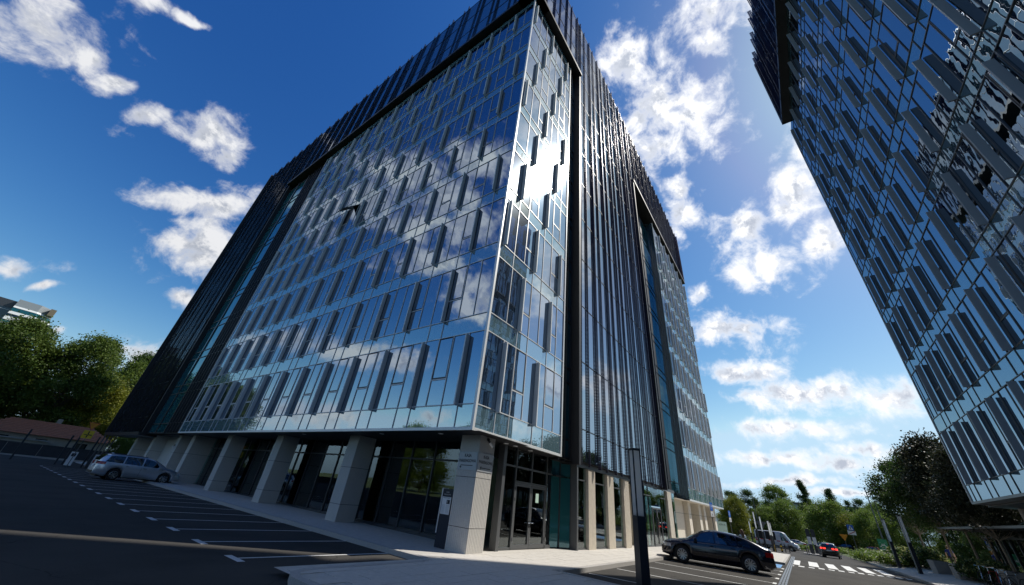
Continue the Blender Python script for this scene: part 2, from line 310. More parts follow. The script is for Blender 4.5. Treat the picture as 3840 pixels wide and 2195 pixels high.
# ------------------------------------------------------------------ mesh helpers
BOXF = [(0, 3, 2, 1), (4, 5, 6, 7), (0, 1, 5, 4), (1, 2, 6, 5), (2, 3, 7, 6), (3, 0, 4, 7)]
def fix_box(v):
    a = np.array(v, float)
    vol = np.dot(np.cross(a[1]-a[0], a[3]-a[0]), a[4]-a[0])
    return BOXF if vol > 0 else [tuple(reversed(f)) for f in BOXF]
class MB:
    def __init__(s): s.v = []; s.f = []; s.mi = []; s.smooth = False; s.cur = 0
    def add(s, v, f):
        o = len(s.v); s.v += [tuple(map(float, p)) for p in v]; s.f += [tuple(i+o for i in q) for q in f]; s.mi += [s.cur]*len(f); return s
    def hexa(s, v): return s.add(v, fix_box(v))
    def box(s, x0, x1, y0, y1, z0, z1):
        return s.hexa([(x0, y0, z0), (x1, y0, z0), (x1, y1, z0), (x0, y1, z0), (x0, y0, z1), (x1, y0, z1), (x1, y1, z1), (x0, y1, z1)])
    def tube(s, p0, p1, r0, r1=None, n=8, cap=True):
        r1 = r0 if r1 is None else r1
        p0, p1 = Vector(p0), Vector(p1); d = (p1-p0)
        if d.length < 1e-6: return s
        q = d.to_track_quat('Z', 'Y'); v = []
        for p, r in ((p0, r0), (p1, r1)):
            for i in range(n):
                a = 2*math.pi*i/n; v.append(p+q @ Vector((r*math.cos(a), r*math.sin(a), 0)))
        f = [(i, (i+1) % n, n+(i+1) % n, n+i) for i in range(n)]
        if cap: f += [tuple(reversed(range(n))), tuple(range(n, 2*n))]
        return s.add(v, f)
    def path(s, pts, r, n=8):
        for a, b in zip(pts, pts[1:]): s.tube(a, b, r, r, n)
        return s
    def prism(s, poly, z0, z1):
        n = len(poly)
        area = sum(poly[i][0]*poly[(i+1) % n][1]-poly[(i+1) % n][0]*poly[i][1] for i in range(n))
        if area < 0: poly = poly[::-1]
        v = [(x, y, z0) for x, y in poly]+[(x, y, z1) for x, y in poly]
        return s.add(v, [tuple(reversed(range(n))), tuple(range(n, 2*n))]+[(i, (i+1) % n, n+(i+1) % n, n+i) for i in range(n)])
    def lathe(s, prof, n=24, axis='Z', c=(0, 0, 0), closed=False):
        v = []
        for r, h in prof:
            for i in range(n):
                a = 2*math.pi*i/n; x, y = r*math.cos(a), r*math.sin(a)
                v.append({'Z': (x, y, h), 'Y': (x, h, y), 'X': (h, x, y)}[axis])
        v = [tuple(np.add(p, c)) for p in v]; k = len(prof); f = []
        for j in range(k if closed else k-1):
            j2 = (j+1) % k
            f += [(j*n+i, j*n+(i+1) % n, j2*n+(i+1) % n, j2*n+i) for i in range(n)]
        return s.add(v, f)
    def build(s, name, mats, parent=None, smooth=False, loc=None):
        me = bpy.data.meshes.new(name); me.from_pydata(s.v, [], s.f); me.update()
        if not isinstance(mats, (list, tuple)): mats = [mats]
        for q in mats: me.materials.append(MAT[q])
        if len(mats) > 1: me.polygons.foreach_set('material_index', s.mi)
        if smooth: me.polygons.foreach_set('use_smooth', [True]*len(me.polygons))
        o = bpy.data.objects.new(name, me); COL.objects.link(o)
        if parent is not None: o.parent = parent
        if loc: o.location = loc
        return o
def tag(o, label=None, cat=None, group=None, kind=None):
    if label: o['label'] = label
    if cat: o['category'] = cat
    if group: o['group'] = group
    if kind: o['kind'] = kind
    return o
def thing(name, label, cat, loc=(0, 0, 0), rot=(0, 0, 0), group=None):
    o = bpy.data.objects.new(name, None); COL.objects.link(o); o.location = loc; o.rotation_euler = rot; o.empty_display_size = 0.3
    return tag(o, label, cat, group)
def copy_tree(o, parent=None):
    c = o.copy(); COL.objects.link(c); c.parent = parent
    for ch in list(o.children): copy_tree(ch, c)
    return c
def proj(P):
    d = np.asarray(P, float)-CAM; z = d @ AX[2]
    z = np.where(z < 0.2, np.nan, z)
    return np.stack([1920+FOC*(d @ AX[0])/z, 1097.5-FOC*(d @ AX[1])/z], -1)
class Pieces:
    """collects alike box pieces of one thing; the 300 that show largest become objects, the rest one mesh"""
    def __init__(s): s.d = {}
    def add(s, name, v, material, parent): s.d.setdefault((name, material, parent.name), []).append((v, parent))
    def flush(s, limit=300):
        cnt = {}
        for (name, material, pn), lst in s.d.items():
            sc_ = []
            for v, par in lst:
                q = proj(v); a = 0.0
                if not np.isnan(q).any():
                    lo, hi = q.min(0), q.max(0)
                    if hi[0] > 0 and lo[0] < 3840 and hi[1] > 0 and lo[1] < 2195:
                        hull = np.linalg.norm(hi-lo); a = hull*max(1.0, abs(np.cross(q[1]-q[0], q[4]-q[0]))/hull)
                sc_.append(a)
            order = sorted(range(len(lst)), key=lambda i: -sc_[i])
            lim = limit-cnt.get((name, pn), 0)
            keep = [i for i in order[:max(0, lim)] if sc_[i] > 0]
            cnt[(name, pn)] = cnt.get((name, pn), 0)+len(keep); ks = set(keep)
            for i in keep: MB().hexa(lst[i][0]).build(name, material, lst[i][1])
            rest = [i for i in range(len(lst)) if i not in ks]
            if rest:
                b = MB()
                for i in rest: b.hexa(lst[i][0])
                tag(b.build(name+'_field', material, lst[0][1]), kind='stuff')
        s.d = {}
def text_mesh(s, size, material, parent, mat4, name='lettering', align='CENTER', depth=0.002, xs=1.0, bold=0.0):
    cu = bpy.data.curves.new('txt', 'FONT'); cu.body = s; cu.size = size; cu.align_x = align; cu.align_y = 'CENTER'; cu.extrude = depth; cu.offset = bold; cu.resolution_u = 3
    ob = bpy.data.objects.new('txt', cu); COL.objects.link(ob)
    bpy.context.view_layer.update()
    me = bpy.data.meshes.new_from_object(ob.evaluated_get(bpy.context.evaluated_depsgraph_get())); bpy.data.objects.remove(ob)
    me.materials.clear(); me.materials.append(MAT[material]); me.transform(mat4 @ Matrix.Diagonal((xs, 1, 1, 1)))
    o = bpy.data.objects.new(name, me); COL.objects.link(o); o.parent = parent; return o
def basis(o, x, y):
    x, y = Vector(x).normalized(), Vector(y).normalized(); z = x.cross(y); mm = Matrix.Identity(4)
    for i in range(3): mm[i][0], mm[i][1], mm[i][2], mm[i][3] = x[i], y[i], z[i], o[i]
    return mm

# ------------------------------------------------------------------ terrain
def G(x, y):
    z = -.15-.013*(min(x, 45)-.9)+.004*(max(-300, min(300, y))-.2)
    if x > 45:
        t = (min(x, 110)-45)/65; z -= t*(1.75+.06*(max(-25, min(20, y))+5))
    return z
def GR(x, y):      # pavement in front of the right-hand office block, ramping up to its level terrace
    t = max(0, min(1, (-14.6-y)/3.9)); return (G(x, y)+.12)*(1-t)-.15*t
def lines(a, b, brk, far, near):
    v = {a, b}
    for q in brk:
        if a < q < b: v.add(q)
    x = a
    while x < b:
        v.add(round(x, 3)); x += near if -40 <= x < 130 else far
    return sorted(v)
def drape(name, x0, x1, y0, y1, dz, material, h=G, near=4, far=60):
    xs = lines(x0, x1, (45, 110), far, near); ys = lines(y0, y1, (-25, 20), far, near)
    v = [(x, y, h(x, y)+dz) for x in xs for y in ys]; ny = len(ys)
    f = [(i*ny+j, (i+1)*ny+j, (i+1)*ny+j+1, i*ny+j+1) for i in range(len(xs)-1) for j in range(ny-1)]
    return MB().add(v, f).build(name, material)
tag(drape('ground', -1500, 2500, -1500, 1500, -.07, 'verge', near=6, far=80), kind='structure')
tag(drape('car_park', -34, 70, -14.4, 61, 0, 'asphalt'), kind='structure')
tag(drape('road', 112, 160, -140, 140, 0.0, 'asphalt'), kind='structure')
tag(drape('side_road', 70.0, 112, -14.4, 2, 0.0, 'asphalt'), kind='structure')
tag(drape('terrace_pavement', -24, 62, -34, -14.5, 0, 'paving', h=GR, near=2), kind='structure')

# pavement round the glass building
POLY = [(-1.1, 58), (-1.1, 0.05), (-1.45, -.22), (-4.55, -.30), (-4.92, -.48), (-5.1, -.85), (-5.1, -12.5), (1.8, -12.5), (1.8, -2.5), (25.4, -2.5), (25.4, -7.05), (43.0, -7.05), (44.2, -6.3), (44.6, -5.4), (56, -4.4), (56, 2)]
pave = bpy.data.objects.new('pavement', None); COL.objects.link(pave); tag(pave, kind='structure')
def sheet(rects, dz, h=G):
    b = MB()
    for x0, x1, y0, y1 in rects:
        nx = max(1, int((x1-x0)/6)); xs = [x0+(x1-x0)*i/nx for i in range(nx+1)]
        for a, c in zip(xs, xs[1:]):
            b.add([(a, y0, h(a, y0)+dz), (c, y0, h(c, y0)+dz), (c, y1, h(c, y1)+dz), (a, y1, h(a, y1)+dz)], [(0, 1, 2, 3)])
    return b
b = sheet([(-1.0, 4, 0.0, 58), (4, 56, -2.4, 3), (-5.0, 4, -2.4, 0), (-5.0, 1.7, -12.5, -2.4), (25.5, 43, -6.95, -2.4), (43, 56, -4.6, -2.4)], .11)
b.build('paving_bed', 'paving', pave)
def kerb_run(pts, parent, w=.16, h=G, top=.125, inward=1, L=1.0):
    for (x0, y0), (x1, y1) in zip(pts, pts[1:]):
        d = math.hypot(x1-x0, y1-y0); n = max(1, round(d/L)); ux, uy = (x1-x0)/d, (y1-y0)/d; nx, ny = -uy*inward*w, ux*inward*w
        for i in range(n):
            a0, a1 = d*i/n+.004, d*(i+1)/n-.004
            q = [(x0+ux*a0, y0+uy*a0), (x0+ux*a1, y0+uy*a1), (x0+ux*a1+nx, y0+uy*a1+ny), (x0+ux*a0+nx, y0+uy*a0+ny)]
            j = rng.uniform(-.003, .003)
            MB().hexa([(x, y, h(x, y)-.12) for x, y in q]+[(x, y, h(x, y)+top+j) for x, y in q]).build('kerb_stone', 'kerbstone', parent)
kerb_run([p for p in POLY[:8] if True], pave)
kerb_run(POLY[7:], pave)
# paving slabs nearest the corner, each a stone of its own
slabs = []
row = 0; y = -6.3
while y < .45:
    x = -4.9+(row % 2)*.5
    while x < 15:
        if (y > -2.3 or x+1.0 < 1.66) and not (x < -1 and y > -.65):
            if x < 2.6 or y < .2: slabs.append((x, y))
        x += 1.0
    y += .40; row += 1
slabs.sort(key=lambda s: math.hypot(s[0]+9.4, s[1]+8.25))
sl = MB()
for i, (x, y) in enumerate(slabs):
    j = rng.uniform(0, .004); q = [(x+.005, y+.005), (x+.995, y+.005), (x+.995, y+.395), (x+.005, y+.395)]
    v = [(a, c, G(a, c)+.09) for a, c in q]+[(a, c, G(a, c)+.118+j) for a, c in q]
    if i < 300: MB().hexa(v).build('slab', 'slab_stone', pave)
    else: sl.hexa(v)
if sl.v: tag(sl.build('slab_field', 'slab_stone', pave), kind='stuff')
kerb_run([(62, -14.42), (-24, -14.42)], bpy.data.objects['terrace_pavement'], inward=1, top=.13)

# painted markings
def strip(x0, y0, x1, y1, w, dz=.006, mb=None):
    d = math.hypot(x1-x0, y1-y0); nx, ny = -(y1-y0)/d*w/2, (x1-x0)/d*w/2
    q = [(x0-nx, y0-ny), (x1-nx, y1-ny), (x1+nx, y1+ny), (x0+nx, y0+ny)]
    mb.add([(a, c, G(a, c)+dz) for a, c in q], [(0, 1, 2, 3)])
lot = bpy.data.objects['car_park']
for i in range(19):
    y = 1.55+2.1*i; b = MB(); strip(-4.98, y, -1.1, y-.05, .085, mb=b); strip(-5.06, y-.36, -5.06, y+.36, .15, mb=b); b.build('bay_line', 'line_paint', lot)
for i in range(8):
    x = 3.45+2.42*i; b = MB(); strip(x, -2.62, x+.68, -6.95, .085, mb=b); strip(x+.42, -7.02, x+1.0, -7.02, .13, mb=b); b.build('bay_line', 'line_paint', lot)
b = MB(); b.add([(x, y, G(x, y)+.005) for x, y in ((20.9, -2.7), (24.6, -2.7), (24.9, -6.9), (21.5, -6.9))], [(0, 1, 2, 3)]); b.build('blue_bay', 'blue_paint', lot)
for i in range(6):                                   # zebra crossing
    x0 = 28.0+1.15*i; y = -7.5-1.12*i; b = MB()
    b.add([(a, c, G(a, c)+.007) for a, c in ((x0, y+.28), (x0, y-.30), (x0+7.2, y-.34), (x0+7.0, y+.26))], [(0, 1, 2, 3)]); b.build('zebra_stripe', 'line_paint', lot)
for i in range(13):                                  # ramp teeth
    x = 25.7+.55*i; y = -7.35-.55*i; b = MB(); b.add([(a, c, G(a, c)+.007) for a, c in ((x, y+.17), (x, y-.15), (x+.8+.3*(i % 2), y-.16), (x+.8+.3*(i % 2), y+.16))], [(0, 1, 2, 3)]); b.build('ramp_tooth', 'line_paint', lot)
ch = MB(); strip(5, -7.28, 42, -7.28, .30, .008, ch); ch.build('drain_bed', 'joint', lot)
for i in range(37):
    b = MB(); x = 5+i
    for k in range(3): strip(x+.03, -7.38+.1*k, x+.97, -7.38+.1*k, .07, .014, b)
    b.build('drain_grate', 'grille_steel', lot)

# ------------------------------------------------------------------ glass office building (main)
SH = 0.014
def FA(s, n, z): return (-n, s, z)
def FB(s, n, z): return (s, -n-SH*s, z)
Y2 = -16.39
def F2(s, n, z): return (s, Y2+n-SH*s, z)
def fb(F, s0, s1, n0, n1, z0, z1): return [F(s0, n0, z0), F(s1, n0, z0), F(s1, n1, z0), F(s0, n1, z0), F(s0, n0, z1), F(s1, n0, z1), F(s1, n1, z1), F(s0, n1, z1)]
def pane(F, s0, s1, z0, z1, n, amp=.0012, th=.03):
    a, c = rng.gauss(0, amp), rng.gauss(0, amp); sm, zm = (s0+s1)/2, (z0+z1)/2
    g = lambda s, z: n+a*(s-sm)+c*(z-zm)
    return [F(s0, g(s0, z0)-th, z0), F(s1, g(s1, z0)-th, z0), F(s1, g(s1, z0), z0), F(s0, g(s0, z0), z0), F(s0, g(s0, z1)-th, z1), F(s1, g(s1, z1)-th, z1), F(s1, g(s1, z1), z1), F(s0, g(s0, z1), z1)]
PC = Pieces()
MOD = 2.53
def glass_box(par, F, S0, S1, z0, fl, nfl, sp, g0, offs, n, opc, vis, spn, fin, bar, fdep=.18, opened=(), skip0=0, amp=.0012):
    t3 = MOD/3
    for k in range(nfl):
        zb = z0+k*fl; zw = zb+sp; zt = zb+fl
        cuts = [S0]+[g for g in (g0+i*t3 for i in range(-60, 60)) if S0+max(.2, skip0) < g < S1-.2]+[S1]
        fins = [g for g in (offs[k % 3]+i*MOD for i in range(-20, 20)) if S0+.12 < g < S1-(.55 if F is F2 else .12)]
        for a, c in zip(cuts, cuts[1:]):
            op = ((((a+c)/2-opc) % MOD) < t3) and c-a < 1.0
            if op:
                PC.add('window_pane', pane(F, a+.03, c-.03, zw+.03, zw+1.0, n, amp), vis, par)
                if (k, round((a+c)/2)) not in opened:
                    PC.add('window_pane', pane(F, a+.07, c-.07, zw+1.1, zt-.07, n+.008, amp), vis, par)
                for q in ((a+.02, a+.075, zw+1.04, zt-.03), (c-.075, c-.02, zw+1.04, zt-.03)):
                    PC.add('sash_frame', fb(F, q[0], q[1], n-.03, n+.016, q[2], q[3]), 'charcoal', par)
                PC.add('sash_frame', fb(F, a+.02, c-.02, n-.03, n+.014, zw+1.04, zw+1.10), 'charcoal', par)
                PC.add('transom', fb(F, a, c, n-.03, n+.022, zw+.99, zw+1.035), bar, par)
            else:
                PC.add('window_pane', pane(F, a+.02, c-.02, zw+.02, zt-.02, n, amp), vis, par)
        for c in cuts[1:-1]: PC.add('mullion', fb(F, c-.016, c+.016, n-.05, n+.03, zw, zt), bar, par)
        scut = sorted({S0, S1} | {g for f_ in fins for g in (f_, f_+t3) if S0+.3 < g < S1-.3})
        for a, c in zip(scut, scut[1:]): PC.add('spandrel_pane', pane(F, a+.015, c-.015, zb+.02, zw-.02, n, amp), spn, par)
        for c in scut[1:-1]: PC.add('mullion', fb(F, c-.014, c+.014, n-.05, n+.026, zb, zw), bar, par)
        for f_ in fins: PC.add('sun_fin', fb(F, f_-.03, f_+.03, n+.037, n+.037+fdep, zw-.06, zt-.12), fin, par)
        for z in (zb, zw): PC.add('transom', fb(F, S0, S1, n-.05, n+.028, z-.017, z+.017), bar, par)
    MB().hexa(fb(F, S0, S1, n-.30, n-.055, z0, z0+nfl*fl)).build('backing', 'soffit_black', par)

Z0, FL, SP, NF = 3.487, 3.6, 0.795, 9
ZT = Z0+FL*NF+.55          # top of the glass boxes
SOF = 37.05; TOP = 47.8    # dark frame
LA, LB = 30.96, 6.11
bl = thing('glass_office_building', 'tall glass office building with dark fin-clad frame and projecting mirrored glass boxes', 'building', (0, 0, 0))
boxA = MB().box(.35, 30, .35, 30.9, Z0+.05, ZT-.2).build('main_core', 'soffit_black', bl)
A_off = (.84, 2.50-MOD, 1.67); B_off = (1.13, 1.97, 2.81)
glass_box(bl, FA, 0.05, LA, Z0, FL, NF, SP, .84, A_off, 0.0, 1.67, 'vision', 'spandrel', 'fin_metal', 'aluminium', opened=((4, 17),))
glass_box(bl, FB, 0.05, LB, Z0, FL, NF, SP, .29, B_off, 0.0, 1.97, 'vision', 'spandrel', 'fin_metal', 'white_trim', skip0=.5)
# coping strips above, corner posts and bottom edges
for F, S in ((FA, LA), (FB, LB)):
    MB().hexa(fb(F, .05, S, -.3, .03, Z0+FL*NF, ZT)).build('parapet_panel', 'spandrel', bl)
    MB().hexa(fb(F, -.03, S+.03, -.35, .05, Z0-.09, Z0)).build('bottom_trim', 'white_trim', bl)
MB().box(-.06, .05, -.06, .05, Z0-.09, ZT).build('corner_post', 'white_trim', bl)
MB().hexa(fb(FB, LB, LB+.10, -.6, .05, Z0-.09, ZT)).build('end_trim', 'white_trim', bl)
MB().hexa(fb(FA, LA, LA+.08, -.7, .04, Z0-.09, ZT)).build('end_trim', 'white_trim', bl)
# the open top-hung sash
zw = Z0+4*FL+SP; s0, s1 = 16.02, 16.86
hinge = zw+FL-SP-.1; ln_ = 1.65; an = R(38)
def sash(F, s0, s1, n, zh, L, an, par):
    def P(s, d, t): return F(s, n+.02+math.sin(an)*d+math.cos(an)*t, zh-math.cos(an)*d+math.sin(an)*t)
    v = [P(s0, 0, -.03), P(s1, 0, -.03), P(s1, 0, .02), P(s0, 0, .02), P(s0, L, -.03), P(s1, L, -.03), P(s1, L, .02), P(s0, L, .02)]
    o = MB().hexa(v).build('open_sash', 'charcoal', par)
    MB().hexa([P(s0+.07, .07, .021), P(s1-.07, .07, .021), P(s1-.07, .07, .03), P(s0+.07, .07, .03), P(s0+.07, L-.07, .021), P(s1-.07, L-.07, .021), P(s1-.07, L-.07, .03), P(s0+.07, L-.07, .03)]).build('sash_pane', 'vision', o)
    return o
sash(FA, 16.0, 16.88, 0, hinge, ln_, an, bl)
# dark frame: side A (top band + full-height leaf at the far end)
PN = 0.16
def frame_field(par, F, s0, s1, z0, z1, clus0, pitch, sep, fz, ft, lo=None, step=3.6):
    zs = [z0]+[z for z in (SOF+.3+3.6*i for i in range(-12, 5)) if z0+.4 < z < z1-.4]+[z1]
    c = clus0; edges = [s0]
    while c < s1-.1:
        if c > s0+.05: edges.append(c)
        if s0+.05 < c+sep < s1-.05: edges.append(c+sep)
        for f_ in (c, c+sep):
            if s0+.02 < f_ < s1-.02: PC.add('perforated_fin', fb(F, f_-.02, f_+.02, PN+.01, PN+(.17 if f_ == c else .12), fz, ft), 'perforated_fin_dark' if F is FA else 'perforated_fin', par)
        c += pitch
    edges.append(s1)
    for a, d in zip(edges, edges[1:]):
        if d-a < .08: continue
        for za, zc in zip(zs, zs[1:]): PC.add('frame_pane', pane(F, a+.02, d-.02, za+.02, zc-.02, PN, .0016), 'frame_glass', par)
    for z in zs[1:-1]: PC.add('frame_rail', fb(F, s0, s1, PN-.03, PN+.022, z-.025, z+.025), 'dark_metal', par)
    MB().hexa(fb(F, s0, s1, PN-.35, PN-.035, z0, z1)).build('frame_backing', 'soffit_black', par)
YE, YL = 56.6, 41.2         # far end of side A, inner edge of its full-height leaf
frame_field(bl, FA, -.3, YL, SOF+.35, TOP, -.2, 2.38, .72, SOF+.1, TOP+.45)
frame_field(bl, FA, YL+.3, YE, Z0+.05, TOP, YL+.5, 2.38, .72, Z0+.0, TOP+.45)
XJ, XR, XE = 7.52, 22.7, 49.2
frame_field(bl, FB, -.3, XJ, SOF+.35, TOP, .25, 2.27, 1.02, SOF+.1, TOP+.45)
frame_field(bl, FB, XJ+.12, XR-.25, Z0-.05, TOP, 7.78, 2.27, 1.02, Z0-.22, TOP+.45)
frame_field(bl, FB, XR, XE, SOF+.35, TOP, 23.7, 2.27, 1.02, SOF+.1, TOP+.45)
# soffits, jambs and roof of the frame
def dark(v, nm): return MB().hexa(v).build(nm, 'soffit_black', bl)
dark(fb(FA, -.5, YL+.3, -1.4, .5, SOF, SOF+.34), 'frame_soffit'); dark(fb(FA, YL, YL+.3, -1.4, .22, Z0, SOF), 'frame_jamb')
dark(fb(FA, YE, YE+.25, -1.4, .5, Z0, TOP), 'frame_jamb')
MB().hexa(fb(FA, YL-.1, YE+.25, -1.5, .45, Z0-.28, Z0-.0)).build('frame_soffit', 'dark_metal', bl)
dark(fb(FB, -.5, XJ+.12, -1.4, .5, SOF, SOF+.34), 'frame_soffit'); dark(fb(FB, XJ-.12, XJ+.12, -1.2, .34, Z0-.25, SOF), 'frame_jamb')
dark(fb(FB, XR-.25, XR, -1.2, .40, Z0-.25, SOF+.3), 'frame_jamb'); dark(fb(FB, XR-.25, XE, -1.4, .5, SOF, SOF+.34), 'frame_soffit')
MB().hexa(fb(FB, XE, XE+.2, -1.4, .5, SOF, TOP)).build('frame_jamb', 'frame_glass', bl)
MB().box(.35, 48.5, .6, 56, SOF+.3, TOP-.25).build('upper_core', 'soffit_black', bl)
MB().box(.8, 48.5, 2.0, 56, Z0+.1, SOF+.3).build('rear_core', 'soffit_black', bl)
MB().hexa(fb(FA, -.3, YE, -.4, PN+.02, TOP, TOP+.12)).build('roof_coping', 'dark_metal', bl)
MB().hexa(fb(FB, -.3, XE, -.4, PN+.02, TOP, TOP+.12)).build('roof_coping', 'dark_metal', bl)
MB().hexa(fb(FB, 4.6, 5.9, -.95, -.32, ZT-1.2, SOF)).build('roof_post', 'granite', bl)
MB().hexa(fb(FA, 29.3, 30.7, -1.3, -.35, ZT-1.2, SOF)).build('roof_post', 'granite', bl)
# recess on side A: plain curtain wall then teal stair strip
NR = -.2
zrows = [Z0-.02]+[v for k in range(NF) for v in (Z0+k*FL+SP, Z0+(k+1)*FL)]
sA = [31.08+i*.785 for i in range(7)]
for a, c in zip(sA, sA[1:]):
    for za, zc in zip(zrows, zrows[1:]): PC.add('recess_pane', pane(FA, a+.02, c-.02, za+.02, zc-.02, NR), 'frame_glass', bl)
    PC.add('recess_mullion', fb(FA, a-.03, a+.03, NR-.05, NR+.10, Z0, ZT), 'dark_metal', bl)
for z in zrows[1:]: PC.add('recess_rail', fb(FA, 31.04, 35.75, NR-.05, NR+.04, z-.02, z+.02), 'dark_metal', bl)
sB = [35.85, 38.5, 41.1]
for a, c in zip(sB, sB[1:]):
    for za, zc in zip(zrows, zrows[1:]): PC.add('stair_pane', pane(FA, a+.08, c-.08, za+.03, zc-.03, NR), 'teal_glass', bl)
for a in sB: PC.add('stair_mullion', fb(FA, a-.09, a+.09, NR-.05, NR+.08, Z0-.05, ZT), 'dark_metal', bl)
for z in zrows: PC.add('stair_rail', fb(FA, 35.85, 41.1, NR-.05, NR+.05, z-.035, z+.035), 'dark_metal', bl)
MB().hexa(fb(FA, 31.1, 41.2, NR-.5, NR-.06, Z0-.1, ZT)).build('recess_backing', 'soffit_black', bl)
# recesses on side B
for s0, s1, nn, cols in ((LB+.12, XJ-.12, -.22, (.5,)), (XR, 30.2, -.75, (.45, .62))):
    ed = [s0]+[s0+(s1-s0)*q for q in cols]+[s1]
    for a, c in zip(ed, ed[1:]):
        for za, zc in zip(zrows, zrows[1:]): PC.add('stair_pane', pane(FB, a+.05, c-.05, za+.03, zc-.03, nn), 'teal_glass', bl)
    for a in ed: PC.add('stair_mullion', fb(FB, a-.05, a+.05, nn-.1, nn+.1, Z0-.2, ZT), 'dark_metal', bl)
    for z in zrows: PC.add('stair_rail', fb(FB, s0, s1, nn-.1, nn+.05, z-.035, z+.035), 'dark_metal', bl)
    MB().hexa(fb(FB, s0, s1, nn-.4, nn-.06, Z0-.2, ZT)).build('recess_backing', 'soffit_black', bl)
# second projecting box at the far end of side B
ZB2 = 3.05
glass_box(bl, FB, 30.25, XE, ZB2, 3.65, 9, .95, 30.25+.5, (31.1, 31.95, 32.8), .26, 31.6, 'vision', 'spandrel', 'fin_metal', 'white_trim', fdep=.26)
MB().hexa(fb(FB, 30.13, 30.25, -.75, .32, ZB2-.1, ZB2+9*3.65+.3)).build('end_trim', 'spandrel', bl)
MB().hexa(fb(FB, 30.13, XE+.1, -.6, .30, ZB2-.12, ZB2)).build('bottom_trim', 'white_trim', bl)
MB().hexa(fb(FB, XE, XE+.1, -3, .30, ZB2, ZB2+9*3.65+.3)).build('end_trim', 'spandrel', bl)
PC.flush()
# soffit of the upper floors with downlights
MB().add([FA(-.3, -.02, Z0-.1), FA(YE, -.02, Z0-.1), FA(YE, -3.2, Z0-.1), FA(-.3, -3.2, Z0-.1)], [(0, 1, 2, 3)]).build('soffit', 'soffit_black', bl)
MB().add([FB(.0, -.02, Z0-.105), FB(XJ, -.02, Z0-.105), FB(XJ, -3, Z0-.105), FB(0, -3, Z0-.105)], [(0, 1, 2, 3)]).build('soffit', 'soffit_black', bl)
for x, y in ((.45, 1.9), (2.5, .35), (3.1, .32), (4.3, .35), (.45, 5.4), (.5, 12)):
    MB().lathe([(.001, -.005), (.07, -.005), (.075, 0), (.10, 0), (.10, .02)], 16, c=(x, y, Z0-.125)).build('downlight', 'white_panel', bl)

# ground floor columns and walls (granite, fluted on the street side), one mesh each with its joints
def column(x0, x1, y0, y1, mname, flute=True):
    zb = min(G(x0, y0), G(x1, y1))+.1
    o = MB().box(x0, x1, y0, y1, zb, Z0-.1).build('column', mname, bl)
    j = MB()
    for z in (.62, 2.05): j.box(x0-.002, x1+.002, y0-.002, y1+.002, z-.008, z+.008)
    j.build('column_joint', 'joint', o)
    if flute:
        r_ = MB(); n = int((x1-x0)/.075)
        for i in range(n):
            c = x0+(i+.5)*(x1-x0)/n
            for za, zc in ((zb+.01, .612), (.628, 2.042), (2.058, Z0-.11)): r_.box(c-.03, c+.03, y0-.008, y0+.001, za, zc)
        n = int((y1-y0)/.075)
        for i in range(n):
            c = y0+(i+.5)*(y1-y0)/n
            for za, zc in ((zb+.01, .612), (.628, 2.042), (2.058, Z0-.11)): r_.box(x0-.008, x0+.001, c-.03, c+.03, za, zc)
        r_.build('column_ribs', mname, o)
    return o
column(.80, 1.66, .24, 1.12, 'granite')
for k in range(1, 4): column(.92, 1.85, .22+7.42*k, .22+7.42*k+.78, 'granite')
for y in (29.9, 33.5, 41.0): column(.95, 3.4, y, y+.8, 'granite', False)
column(.95, 2.6, 47.5, 48.3, 'granite', False)
wl = MB().box(1.9, 3.4, 34.3, 41, -.1, Z0-.1).build('stone_wall', 'granite', bl)
MB().box(1.86, 1.895, 35.9, 37.9, -.02, 2.3).build('service_door', 'dark_metal', bl)
MB().box(2.2, 2.5, 41.8, 47.5, -.1, Z0-.1).build('stone_wall', 'granite', bl)
MB().box(1.9, 2.2, 43.2, 44.2, 1.0, 1.5).build('wall_box', 'charcoal', bl)
for i in range(4): MB().box(-.45+.31*i, -.34+.31*i, 55.9, 56.02, .05, Z0-.2).build('slender_column', 'grey_metal', bl)
# ground floor glazing, side A
zg = G(2.3, 10)+.12
xa = 2.32; ysA = [1.0]+[1.0+1.45*i for i in range(1, 20)]+[29.9]
for a, c in zip(ysA, ysA[1:]):
    for za, zc in ((zg+.1, 2.62), (2.70, Z0-.12)):
        MB().hexa([(xa, a+.03, za), (xa+.02, a+.03, za), (xa+.02, c-.03, za), (xa, c-.03, za), (xa, a+.03, zc), (xa+.02, a+.03, zc), (xa+.02, c-.03, zc), (xa, c-.03, zc)]).build('shop_pane', 'shop_glass', bl)
    MB().box(xa-.05, xa+.05, a-.03, a+.03, zg, Z0-.1).build('shop_mullion', 'charcoal', bl)
MB().box(xa-.04, xa+.04, 1.0, 29.9, 2.63, 2.69).build('shop_transom', 'charcoal', bl)
MB().box(xa-.05, xa+.05, 1.0, 29.9, zg-.1, zg+.09).build('shop_sill', 'charcoal', bl)
